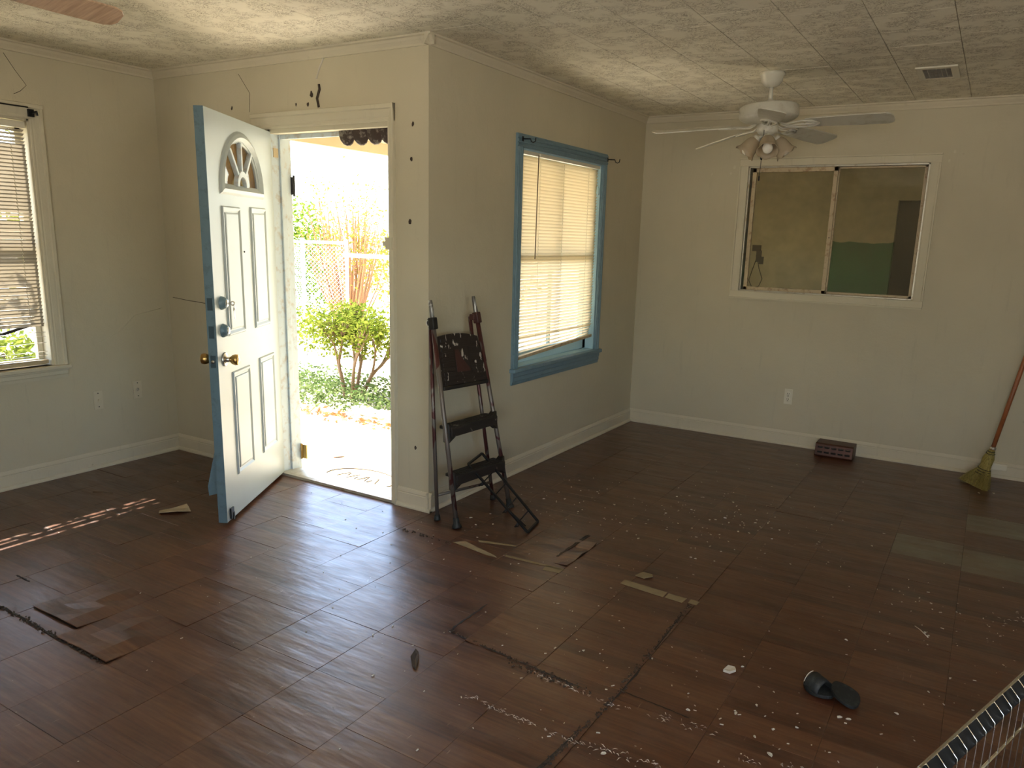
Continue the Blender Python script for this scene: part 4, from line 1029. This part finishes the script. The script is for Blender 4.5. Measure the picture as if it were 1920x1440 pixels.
# ------------------------------------------------------------------ wire basket at bottom right
cz = .62
p0_, p1_ = Vector((2.506, -1.84, cz)), Vector((2.800, -1.005, cz))
wb = thing('wire_crate', 'shiny wire crate standing at the lower right edge of the picture', 'crate', (2.75, -1.6, 0))
dcr = (p1_-p0_).normalized(); nc = Vector((dcr.y, -dcr.x, 0))      # into the crate, to the right
MB().tube([p0_ + nc*.40, p0_ + nc*.02, p0_, p0_+dcr*.02, p1_-dcr*.01, p1_+nc*.01, p1_+nc*.40], .0032, 10).build('top_rod', M['chrome_wire'], wb)
MB().tube([p0_ + nc*.022 + dcr*.01 + Vector((0,0,-.105)), p1_ + nc*.022 + Vector((0,0,-.105))], .0030, 10).build('middle_rod', M['chrome_wire'], wb)
MB().tube([p0_ + nc*.025 + dcr*.01 + Vector((0,0,-cz+.006)), p1_ + nc*.025 + Vector((0,0,-cz+.006))], .0036, 10).build('bottom_rod', M['chrome_wire'], wb)
k_ = 0; s_ = .022
while s_ < (p1_-p0_).length:
    a_ = p0_ + dcr*s_ + Vector((0,0,.003)); b_ = a_ + nc*.022 - Vector((0,0,.022)); c_ = b_ + Vector((0,0,-.012)) + nc*.001; d_ = Vector((b_.x, b_.y, .004)) + nc*.003
    MB().tube([a_, b_, c_, d_], .0012, 6).build('wire', M['chrome_wire'], wb); s_ += .043
bq = [p0_ + dcr*.01 - Vector((0,0,.004)), p1_ - Vector((0,0,.004)), p1_ + nc*.021 - Vector((0,0,.026)), p0_ + dcr*.01 + nc*.021 - Vector((0,0,.026))]
MB().add(bq + [q - Vector((0,0,.003)) for q in bq], [(0,1,2,3),(7,6,5,4),(0,4,5,1),(1,5,6,2),(2,6,7,3),(3,7,4,0)]).build('black_band', M['black_metal'], wb)
MB().plate([(2.62,-2.3),(3.2,-2.3),(3.2,-1.0),(2.80,-1.0),(2.62,-1.55)], [], lambda u, v, t: (u, v, .012+t), 0, .02).build('crate_tray', M['black_metal'], wb, bevel=.004)

# ------------------------------------------------------------------ litter on the floor
def scrap(nm, pts, mat, lab, cat, th=.002, z=.002, curl=.004):
    cx_ = sum(p[0] for p in pts)/len(pts); cy_ = sum(p[1] for p in pts)/len(pts); r_ = max(math.dist(p, (cx_, cy_)) for p in pts)
    m = MB(); n = len(pts)
    vs_ = [(cx_, cy_, z+th)] + [((p[0]+cx_)/2, (p[1]+cy_)/2, z+th+curl*.2*((i % 3)-.5)) for i, p in enumerate(pts)] + [(p[0], p[1], z+th+curl*((i*7) % 3)/2) for i, p in enumerate(pts)] + [(p[0], p[1], z+curl*((i*7) % 3)/2-.0006) for i, p in enumerate(pts)]
    fs = [(0, 1+i, 1+(i+1) % n) for i in range(n)] + [(1+i, 1+n+i, 1+n+(i+1) % n, 1+(i+1) % n) for i in range(n)] + [(1+n+i, 1+2*n+i, 1+2*n+(i+1) % n, 1+n+(i+1) % n) for i in range(n)] + [tuple(1+2*n+i for i in range(n))]
    o = m.add(vs_, fs).build(nm, mat, base=(cx_, cy_, 0)); return tag(o, lab, cat) if lab else o
scrap('paper_scrap', [(-1.17,-.83),(-1.13,-.86),(-1.06,-.80),(-1.03,-.74),(-1.08,-.715),(-1.12,-.70),(-1.15,-.76)], M['paper'], 'torn tan paper scrap on the floor left of the open door', 'paper', curl=.012)
scrap('paper_scrap', [(1.285,-.125),(1.33,-.135),(1.36,-.10),(1.345,-.07),(1.30,-.075)], M['beige'], 'small beige scrap on the floor above the two tape strips', 'paper')
scrap('dry_leaf', [(.865,-1.175),(.89,-1.19),(.925,-1.235),(.955,-1.285),(.93,-1.275),(.89,-1.235)], M['grit'], 'dark curled dead leaf in the middle of the floor', 'leaf', curl=.005)
scrap('plaster_lump', [(1.865,-.690),(1.89,-.695),(1.905,-.672),(1.895,-.650),(1.872,-.655)], M['chip'], 'white crumpled lump on the floor left of the sandals', 'debris', th=.009)
def part_strip(pts, z=.0012, th=.0012, nm='bare_strip', mat=None):
    return MB().plate(pts, [], lambda u, v, t: (u, v, z+t), 0, th).build(nm, mat or M['beige'], floor_o)
part_strip([(1.262,-.190),(1.470,-.205),(1.470,-.258),(1.262,-.238)])
part_strip([(1.478,-.208),(1.560,-.212),(1.556,-.262),(1.478,-.256)])
part_strip([(1.578,-.210),(1.618,-.212),(1.615,-.250),(1.578,-.246)])
part_strip([(.375,-.280),(.415,-.235),(.640,-.300),(.655,-.315),(.60,-.318)])
part_strip([(.46,-.185),(.655,-.135),(.66,-.150),(.48,-.205)])
part_strip([(.675,-.258),(.685,-.262),(.90,-.250),(.985,-.245),(.985,-.262),(.68,-.280)])
part_strip([(.880,-.135),(.890,-.135),(.900,.19),(.888,.19)], mat=M['grit'])
part_strip([(.895,-.26),(.985,-.255),(.985,-.30),(.905,-.31)])
# narrow joints filled with grit
gt = MB()
def grit_line(p, q, n, w, s0=.0015, s1=.0045, mb=gt):
    for i in range(n):
        t_ = random.random(); c = lerp((*p, 0), (*q, 0), t_) + Vector((random.gauss(0, w), random.gauss(0, w), 0)); s = random.uniform(s0, s1)
        a = random.uniform(0, 3); mb.obox((c.x, c.y, s*.5+.0008), ((math.cos(a), math.sin(a), .2), (-math.sin(a), math.cos(a), .1), (0,0,1)), (s*random.uniform(.5, 1.4), s*.6, s*.5))
grit_line((1.570, -1.62), (1.612, -.98), 200, .0045); grit_line((1.600, -1.0), (1.590, -.25), 120, .005); grit_line((.886, -1.0), (1.45, -1.06), 80, .004); grit_line((1.2,-1.06),(1.53,-1.075),60,.010)
grit_line((-.70, -1.835), (.03, -1.845), 160, .006); grit_line((.04, -.29), (.37, -.30), 40, .006)
gt.build('grit', M['grit'], floor_o, props={'kind': 'stuff'})
ck = MB()
def crack(p, q, w0, mb=ck, n=14):
    L = [lerp((*p, 0), (*q, 0), i/n) for i in range(n+1)]; d = (L[-1]-L[0]).normalized(); s = Vector((-d.y, d.x, 0))
    up, dn_ = [], []
    for i, c in enumerate(L):
        w_ = w0*random.uniform(.35, 1.0) if 0 < i < n else w0*.1; c = c + s*random.uniform(-.002, .002)
        up.append((c+s*w_)[:2]); dn_.append((c-s*w_)[:2])
    mb.plate([tuple(x) for x in up] + [tuple(x) for x in reversed(dn_)], [], lambda u, v, t: (u, v, .0010+t), 0, .0008)
crack((1.560, -1.66), (1.612, -.98), .0075); crack((1.612, -.98), (1.592, -.25), .006); crack((.886, -1.005), (1.50, -1.06), .0035); crack((.886,-1.0),(.884,-.73),.005)
crack((-.72, -1.832), (.0, -1.848), .008); crack((1.62, -1.0), (1.86, -1.02), .003); crack((.884, -.13), (.884, .20), .006); crack((-.95,-1.652),(-.84,-1.655),.005)
ck.build('open_joint', M['slot_dark'], floor_o)
# torn white backing film along the lifting tile edges
fm = MB()
def film_line(p, q, n, w):
    for i in range(n):
        t_ = random.random(); c = lerp((*p, 0), (*q, 0), t_) + Vector((random.gauss(0, .008), random.gauss(0, w), 0)); L = random.uniform(.006, .022); a = random.gauss(0, .6)
        u = Vector((math.cos(a), math.sin(a), 0)); s = Vector((-u.y, u.x, 0))*random.uniform(.0005, .0018)
        k0, k1, k2 = c-u*L/2, c+Vector((0,0,random.uniform(.001,.006))), c+u*L/2
        z_ = Vector((0,0,.0022)); fm.add([k0+z_, k1-s+z_, k2+z_, k1+s+z_, k1+z_+Vector((0,0,.001))], [(0,1,4),(1,2,4),(2,3,4),(3,0,4),(0,3,2,1)])
film_line((1.19, -1.315), (1.62, -1.335), 70, .006); film_line((1.60, -1.33), (1.86, -1.30), 40, .012); film_line((1.30, -1.075), (1.62, -1.095), 45, .006); film_line((1.62, -1.09), (1.95, -1.05), 30, .012); film_line((2.05,-1.13),(2.22,-1.07),18,.006)
film_line((2.7,.3),(2.95,.5),25,.05)
fm.build('torn_film', M['film'], floor_o, props={'kind': 'stuff'})
# white chips: the largest singly, the dust as one part
chips = [(1.838,-.981,.010),(1.975,-.911,.010),(1.93,-.30,.006),(2.12,-1.06,.014),(2.266,-.745,.013),(2.291,-.742,.010),(1.915,-.62,.008),(2.02,-.83,.008),(2.05,-.72,.007),(2.457,.04,.012),(2.47,.02,.010),
         (1.70,-1.33,.012),(1.62,-.75,.007),(1.02,-.20,.006),(.75,-.34,.007),(1.45,.22,.008),(1.70,.85,.010),(1.62,.92,.009),(1.52,.70,.011),(1.30,.60,.009),(1.20,.88,.010),(1.36,1.15,.012),(1.05,1.05,.010),(1.62,1.45,.010),(1.78,1.35,.009),(1.92,1.10,.010),
         (.62,.85,.010),(.52,.62,.010),(.80,.70,.012),(.95,.45,.009),(1.12,.30,.010),(.42,.55,.010),(.25,.05,.010),(.40,.04,.010),(.33,-.02,.008),(2.15,.9,.009),(2.0,.55,.008),(1.85,.42,.007),(2.3,.4,.008),(2.2,-.2,.009),(1.40,.86,.012),(1.44,.80,.010),(1.34,.78,.009),(1.10,.74,.013),
         (2.60,2.25,.012),(2.68,2.3,.012),(1.95,2.05,.009),(1.5,2.2,.008),(1.25,1.9,.008),(2.56,-.28,.009),(2.42,-.62,.009),(2.5,-.42,.008),(2.06,-1.0,.009),(2.10,-.93,.009),(2.16,-.88,.007)]
for (x, y, s) in chips:
    n_ = random.choice((5, 6, 7)); ph = random.uniform(0, 6); a = random.uniform(0, 3)
    pts = []
    for i in range(n_):
        t_ = 2*PI*i/n_; r_ = s*random.uniform(.6, 1.0); px_, py_ = r_*math.cos(t_), r_*.55*math.sin(t_); pts.append((x + px_*math.cos(a)-py_*math.sin(a), y + px_*math.sin(a)+py_*math.cos(a)))
    o = scrap('paint_chip', pts, M['chip'], None, None, th=.0015, z=.0014, curl=.002)
    tag(o, 'small white paint chip lying on the dark floor', 'chip', 'paint chips scattered over the floor')
dust = MB()
def dusts(cx_, cy_, sx, sy, n, s0=.001, s1=.0035):
    for i in range(n):
        x, y = random.gauss(cx_, sx), random.gauss(cy_, sy)
        if not (x > .05 or y < -.05) or x < -W+.05 or y > D-.05: continue
        s = random.uniform(s0, s1); a = random.uniform(0, 3); dust.obox((x, y, s*.3+.001), ((math.cos(a), math.sin(a), 0), (-math.sin(a), math.cos(a), 0), (0,0,1)), (s*random.uniform(.6, 2), s*.6, s*.3))
dusts(1.4, .8, .35, .45, 170); dusts(2.1, -.9, .28, .22, 70); dusts(2.6, .2, .2, .3, 70); dusts(.6, .5, .3, .3, 70); dusts(1.4, -.9, .3, .3, 60); dusts(.5,-1.3,.6,.5,60); dusts(.0,-.3,.6,.25,40)
dust.build('paint_dust', M['chip'], floor_o, props={'kind': 'stuff'})
def twig(pts, lab):
    return tag(MB().tube([(x, y, z) for x, y, z in pts], .0028, 6).build('twig', M['bark'], base=(pts[0][0], pts[0][1], 0)), lab, 'twig')
twig([(-1.74,-.86,.004),(-1.69,-.83,.006),(-1.63,-.81,.004)], 'dark twig on the floor near the left skirting')
twig([(-1.45,-.40,.004),(-1.40,-.365,.008),(-1.37,-.37,.004)], 'short dark twig on the floor behind the open door')
tag(MB().tube([(2.417,.075,.004),(2.44,.05,.004),(2.47,.0,.004)], .0016, 6).build('wire_bit', M['film'], base=(2.44,.05,0)), 'thin pale bit of wire lying on the dark right floor', 'wire')

# ------------------------------------------------------------------ garden
def leaves(n, centre, rad, size, mat, name, parent, shell=.35, flat=.6):
    c = np.array(centre); r = np.array(rad)
    d = rng.normal(size=(n, 3)); d /= np.linalg.norm(d, axis=1)[:, None]; rr = (shell + (1-shell)*rng.random(n))[:, None]
    p = c + d*r*rr; p[:, 2] = np.maximum(p[:, 2], -.10)
    return leaf_quads(p, size, mat, name, parent, flat)
def leaf_quads(p, size, mat, name, parent, flat=.6):
    n = len(p); a = rng.normal(size=(n, 3)); a[:, 2] *= flat; a /= np.linalg.norm(a, axis=1)[:, None]
    b = np.cross(a, rng.normal(size=(n, 3))); b /= np.linalg.norm(b, axis=1)[:, None]
    s = (size*rng.uniform(.6, 1.3, n))[:, None]
    q = np.cross(a, b)
    V = np.stack([p - a*s, p + b*s*.42 + q*s*.08, p + a*s, p - b*s*.42 + q*s*.08], 1).reshape(-1, 3)
    base = np.array(wpos(parent)); V = V - base
    me = bpy.data.meshes.new(name); me.vertices.add(4*n); me.vertices.foreach_set('co', V.ravel())
    me.loops.add(4*n); me.loops.foreach_set('vertex_index', np.arange(4*n, dtype=np.int32)); me.polygons.add(n)
    me.polygons.foreach_set('loop_start', np.arange(0, 4*n, 4, dtype=np.int32)); me.polygons.foreach_set('loop_total', np.full(n, 4, dtype=np.int32)); me.update()
    me.materials.append(mat); o = bpy.data.objects.new(name, me); col.objects.link(o); o.parent = parent; o['kind'] = 'stuff'; return o
def branches(mb, p, d, L, r, depth, tips, spread=.5, kids=3):
    d = d.normalized(); mid = p + d*L*.5 + Vector((random.uniform(-1,1), random.uniform(-1,1), 0))*L*.06; e = p + d*L
    mb.tube([p, mid, e], [r, r*.85, r*.68], 6, caps=False)
    if depth == 0: tips.append(e); return
    for k_ in range(kids):
        nd = d + Vector((random.uniform(-1,1), random.uniform(-1,1), random.uniform(-.2,.7)))*spread; branches(mb, e if k_ else lerp(mid, e, .6), nd, L*random.uniform(.6, .85), r*.62, depth-1, tips, spread, kids)
GZ = -.12
# gnarled bush in front of the doorway
bb = Vector((-2.83, 2.35, GZ)); bush = thing('shrub', 'gnarled light green shrub with bare twisting trunks, just outside the doorway', 'shrub', tuple(bb))
m = MB(); tips = []
for dx, dy, L in ((-.16, .0, .34), (.10, -.05, .30), (.20, .2, .28), (-.05, .25, .34)): branches(m, bb + Vector((dx*.4, dy*.3, 0)), Vector((dx, dy, .6)), L, .024, 3, tips, .75, 3)
m.build('branch', M['bark'], bush, props={'kind': 'stuff'})
tp = np.array([tuple(t_) for t_ in tips]); pp = np.repeat(tp, 11, 0) + rng.normal(size=(len(tp)*11, 3))*np.array([.06, .06, .045]); leaf_quads(pp, .026, M['leaf_bush'], 'foliage', bush)
leaves(4600, (-2.95, 2.50, .54), (.90, .50, .30), .026, M['leaf_bush'], 'crown_foliage', bush, .1)
# brown bush at the right of the opening
b2 = Vector((-2.10, 2.55, GZ)); s2 = thing('shrub', 'small half-dead brown and green shrub at the right edge of the doorway view', 'shrub', tuple(b2))
m = MB(); tips = []
for i in range(5): branches(m, b2, Vector((random.uniform(-.6,.3), random.uniform(-.3,.3), .7)), .20, .012, 2, tips, .7, 3)
m.build('branch', M['bark_orange'], s2, props={'kind': 'stuff'}); tp = np.array([tuple(t_) for t_ in tips]); pp = np.repeat(tp, 8, 0) + rng.normal(size=(len(tp)*8, 3))*.05; leaf_quads(pp, .024, M['leaf_dead'], 'foliage', s2)
# low leafy ground cover
gc = thing('ground_cover', 'low leafy plants along the edge of the porch slab', 'plants', (-3.0, 2.1, GZ)); gc['kind'] = 'stuff'
p_ = np.stack([rng.uniform(-4.4, -1.7, 5200), rng.uniform(1.86, 2.9, 5200), GZ + rng.random(5200)**1.5*.20], 1); leaf_quads(p_, .026, M['leaf_low'], 'foliage', gc, .5)
# tall shrub with orange stems
b3 = Vector((-6.9, 6.6, GZ)); s3 = thing('tall_shrub', 'tall airy shrub of many upright orange stems and yellow-green leaves', 'shrub', tuple(b3))
m = MB(); pts_ = []
for i in range(85):
    a = random.uniform(0, 2*PI); sp2 = random.uniform(.05, .95)**.8; e = b3 + Vector((math.cos(a)*sp2*1.15, math.sin(a)*sp2*.9, random.uniform(1.4, 3.1)*(1-.25*sp2))); s = b3 + Vector((math.cos(a)*.28*sp2, math.sin(a)*.2*sp2, 0)); md = lerp(s, e, .5) + Vector((random.gauss(0, .05), random.gauss(0, .05), 0))
    m.tube([s, md, e], [.016, .011, .004], 4, caps=False)
    for k_ in range(20): c = lerp(md, e, random.random()**.8); pts_.append((c.x+random.gauss(0, .10), c.y+random.gauss(0, .10), c.z+random.gauss(0, .08)))
m.build('stems', M['bark_orange'], s3, props={'kind': 'stuff'}); leaf_quads(np.array(pts_), .034, M['leaf_yellow'], 'foliage', s3)
# hedges behind
for i, (cx_, cy_, rx, ry, rz, nn, mt, lb) in enumerate(((-9.9, 7.6, 1.6, 1.0, 2.15, 5200, 'leaf_hedge', 'dense green hedge behind the wire gate at the left of the doorway view'), (-7.9, 10.4, 2.8, 1.0, 1.7, 4200, 'leaf_yellow', 'pale yellow-green hedge behind the orange-stemmed shrub'))):
    hd_ = thing('hedge', lb, 'hedge', (cx_, cy_, GZ)); leaves(nn, (cx_, cy_, rz*.45), (rx, ry, rz*.62), .055, M[mt], 'foliage', hd_, .55)
    MB().tube([(cx_, cy_, GZ), (cx_, cy_, rz*.5)], .05, 7).build('trunk', M['bark'], hd_)
# chain-link gate with a metal post
P0 = Vector((-5.25, 4.05, GZ)); fz = 1.36
gate = thing('wire_fence', 'galvanised chain-link fence corner with posts beyond the shrub', 'fence', tuple(P0))
runs = [(P0, Vector((-6.10, 4.35, GZ))), (P0, Vector((-4.72, 4.30, GZ)))]
for i, (p, q) in enumerate(runs):
    u = (q-p).normalized(); L = (q-p).length; m = MB(); st2 = .052; hz = fz - .08 - GZ
    k_ = -hz
    while k_ < L:
        for sg in (1, -1):
            a_, b_ = (k_, 0.0), (k_+hz, hz)
            if sg < 0: a_, b_ = (k_+hz, 0.0), (k_, hz)
            (s0_, h0_), (s1_, h1_) = a_, b_
            def cl(s, other):
                return s
            # clip the diagonal to 0..L
            def pt(t_): return (s0_+(s1_-s0_)*t_, h0_+(h1_-h0_)*t_)
            ts = [0.0, 1.0]
            lo, hi = min(s0_, s1_), max(s0_, s1_)
            t_at = lambda S: (S-s0_)/(s1_-s0_)
            lo_t, hi_t = 0.0, 1.0
            ta, tb = sorted((t_at(0.0), t_at(L))); lo_t = max(0.0, ta); hi_t = min(1.0, tb)
            if hi_t - lo_t > .02:
                A1, B1 = pt(lo_t), pt(hi_t); m.tube([p + u*A1[0] + Vector((0,0,A1[1]+.04)), p + u*B1[0] + Vector((0,0,B1[1]+.04))], .0022, 3, caps=False)
        k_ += st2
    m.build('wire_mesh', M['galv'], gate, props={'kind': 'stuff'})
    MB().tube([p + Vector((0,0,fz-GZ)), q + Vector((0,0,fz-GZ))], .019, 8).build('top_rail', M['galv'], gate)
    MB().tube([q, q + Vector((0,0,fz-GZ+.04))], .022, 8).build('post', M['galv'], gate)
MB().tube([P0, P0 + Vector((0,0,fz-GZ+.05))], .026, 10).build('post', M['galv'], gate)
rl = thing('white_rail', 'horizontal white rail on posts behind the shrubs at the right of the doorway view', 'rail', (-4.6, 5.0, GZ))
MB().tube([(-5.45, 5.0, 1.18), (-4.3, 5.0, 1.18)], .028, 8).build('top_bar', M['plastic_white'], rl); MB().tube([(-4.4, 5.0, GZ), (-4.4, 5.0, 1.18)], .03, 8).build('post', M['plastic_white'], rl)
MB().tube([(-5.4, 5.0, GZ), (-5.4, 5.0, 1.18)], .02, 8).build('post', M['plastic_white'], rl)
# edging stones
for i in range(11):
    x = -3.25 + i*.165 + random.uniform(-.02, .02); y = 1.70 + .03*math.sin(i*1.3) + random.uniform(-.02, .02); l_ = random.uniform(.05, .075)
    s = bpy.data.meshes.new('stone'); bm = bmesh.new(); bmesh.ops.create_icosphere(bm, subdivisions=2, radius=1)
    ph = random.uniform(0, 9)
    for v_ in bm.verts:
        k_ = 1 + .12*math.sin(v_.co.x*4+ph) + .1*math.cos(v_.co.y*5+ph); v_.co = Vector((v_.co.x*l_*k_, v_.co.y*l_*.7*k_, max(-.5, v_.co.z)*.035*k_))
    bm.to_mesh(s); bm.free(); s.materials.append(M['stone']); o = bpy.data.objects.new('edging_stone', s); col.objects.link(o); o.location = (x, y, GZ+.016); o.rotation_euler = (0, 0, random.uniform(-.5, .5))
    tag(o, 'rough pale stone in the row edging the porch slab', 'stone', 'stones edging the garden bed')
bd = MB().box((-2.35, 1.86, GZ), (-1.72, 1.96, GZ+.07)).build('edging_board', M['stone'], base=(-2.0, 1.9, GZ), bevel=.01); tag(bd, 'weathered grey board lying in the bed behind the edging stones', 'board')
for i, (x, y, s) in enumerate([(-1.55,.42,.045),(-1.50,.37,.035),(-1.62,.46,.035),(-1.58,.36,.03)]):
    scr_ = [(x + s*math.cos(2*PI*k/6+i)*(1 if k % 2 else .55), y + s*math.sin(2*PI*k/6+i)*(1 if k % 2 else .6)) for k in range(6)]
    o = scrap('dry_leaf', scr_, M['leaf_dead'], None, None, z=-.086, curl=.012); tag(o, 'curled brown dead leaf on the porch slab by the door hinge', 'leaf', 'dead leaves on the porch slab')
scrap('dry_leaf', [(-1.45,.72),(-1.38,.66),(-1.33,.72),(-1.42,.78)], M['terracotta'], 'single triangular rust-brown leaf on the middle of the porch slab', 'leaf', z=-.086, curl=.006)
dl_ = thing('leaf_litter', 'dead leaves drifted along the edging stones', 'leaves', (-2.6, 1.6, GZ)); dl_['kind'] = 'stuff'
p_ = np.stack([rng.uniform(-3.6, -1.6, 420), 1.62 + rng.normal(size=420)*.09, np.full(420, -.10) + rng.random(420)*.03], 1); leaf_quads(p_, .030, M['leaf_dead'], 'dead_leaves', dl_, .3)
# doormat-like embossed arc mark on the slab near the sill: a round stepping plate
sp3 = thing('doormat', 'pale embossed half-round mat on the porch slab beside the threshold', 'mat', (-.88, .42, -.088))
MB().plate([(-.88+.30*math.cos(i*PI/12), .40+.20*math.sin(i*PI/12)) for i in range(24)], [], lambda u, v, t: (u, v, -.0875+t), 0, .010).build('mat_body', M['paper'], sp3, bevel=.003)
MB().tube([(-.88+.27*math.cos(i*PI/12), .40+.17*math.sin(i*PI/12), -.077) for i in range(24)], .005, 5, closed=True).build('mat_border', M['grit'], sp3)
for k_ in range(5): MB().tube([(-1.02+.07*k_+.03*math.cos(a), .40+.05*math.sin(a*1.5+k_), -.077) for a in [i*.6 for i in range(6)]], .004, 5).build('mat_swirl', M['grit'], sp3)
# leafy shrub outside the left window, dappling the sun
b4 = Vector((-3.2, -1.05, GZ)); s4 = thing('window_shrub', 'leafy shrub outside the left window, glimpsed through the lowest slats', 'shrub', tuple(b4))
m = MB(); tips = []
for i in range(5): branches(m, b4, Vector((random.uniform(-.5,.5), random.uniform(-.8,.8), .9)), .5, .02, 2, tips, .6, 3)
m.build('branch', M['bark'], s4, props={'kind': 'stuff'}); leaves(750, (-3.25, -1.1, 1.60), (.55, 1.4, .75), .05, M['leaf_bush'], 'foliage', s4, .2)
for (x, y, rr, lb) in ((-6.3, .85, .55, 'round low shrub in the yard, glimpsed under the left blind'), (-7.4, -.1, .45, 'smaller low shrub farther out, glimpsed under the left blind')):
    o_ = thing('low_shrub', lb, 'shrub', (x, y, GZ)); leaves(700, (x, y, .12), (rr, rr, rr*.6), .05, M['leaf_bush'], 'foliage', o_, .3)
    MB().tube([(x, y, GZ), (x, y, .15)], .02, 6).build('stem', M['bark'], o_)
# wall marks: chipped holes and smears
def hole_mark(c, n_, s, lab):
    n_ = Vector(n_); s_ = Vector((0,0,1)).cross(n_).normalized(); up = Vector((0,0,1)); c = Vector(c)
    pts = [(s*random.uniform(.5, 1)*math.cos(2*PI*i/9), s*1.5*random.uniform(.5, 1)*math.sin(2*PI*i/9)) for i in range(9)]
    return MB().plate(pts, [], lambda u, v, t: c + s_*u + up*v + n_*(t), .0002, .0012)
wf, wb2 = bpy.data.objects['wall_front'], bpy.data.objects['wall_back']
for c, s in (((-.80,0,2.215),.016),((-.83,0,2.165),.011),((-.92,0,2.17),.008),((-.10,0,2.03),.010),((-.11,0,1.86),.009),((-.12,0,1.55),.013),((-.09,0,.35),.010),((-1.45,0,2.18),.010)):
    hole_mark(c, (0,-1,0), s, '').build('chipped_hole', M['grit'], wf)
for c, s in (((.730,D,2.045),.012),((.705,D,2.005),.010),((2.17,D,2.115),.012),((2.145,D,2.06),.010),((.56,D,2.0),.007)):
    hole_mark(c, (0,-1,0), s, '').build('chipped_hole', M['casing_white'], wb2)
wl_ = bpy.data.objects['wall_left']
def wall_crack(pts, r_, par, mt): MB().tube([Vector(p) for p in pts], r_, 4).build('crack', mt, par)
XW = -W + .0005
wall_crack([(XW,-.865,2.371),(XW,-.82,2.30),(XW,-.765,2.225),(XW,-.80,2.19),(XW,-.835,2.17)], .0013, wl_, M['grit'])
wall_crack([(XW,-.50,.78),(XW,-.36,.84),(XW,-.25,.935),(XW,-.06,.97)], .0016, wl_, M['casing_white'])
wall_crack([(-2.13,-.0005,1.04),(-1.98,-.0005,1.03),(-1.75,-.0005,1.02)], .0018, bpy.data.objects['wall_front'], M['grit'])
wall_crack([(-1.38,-.0005,2.36),(-1.29,-.0005,2.25),(-1.30,-.0005,2.15)], .0012, bpy.data.objects['wall_front'], M['grit'])
wall_crack([(-.70,-.001,2.395),(-.735,-.002,2.34),(-.76,-.001,2.29)], .006, bpy.data.objects['wall_front'], M['chip'])
MB().tube([(-.745,-.002,2.145),(-.755,-.004,2.19),(-.735,-.004,2.235),(-.74,-.002,2.26)], .007, 6).build('torn_strip', M['grit'], wf)
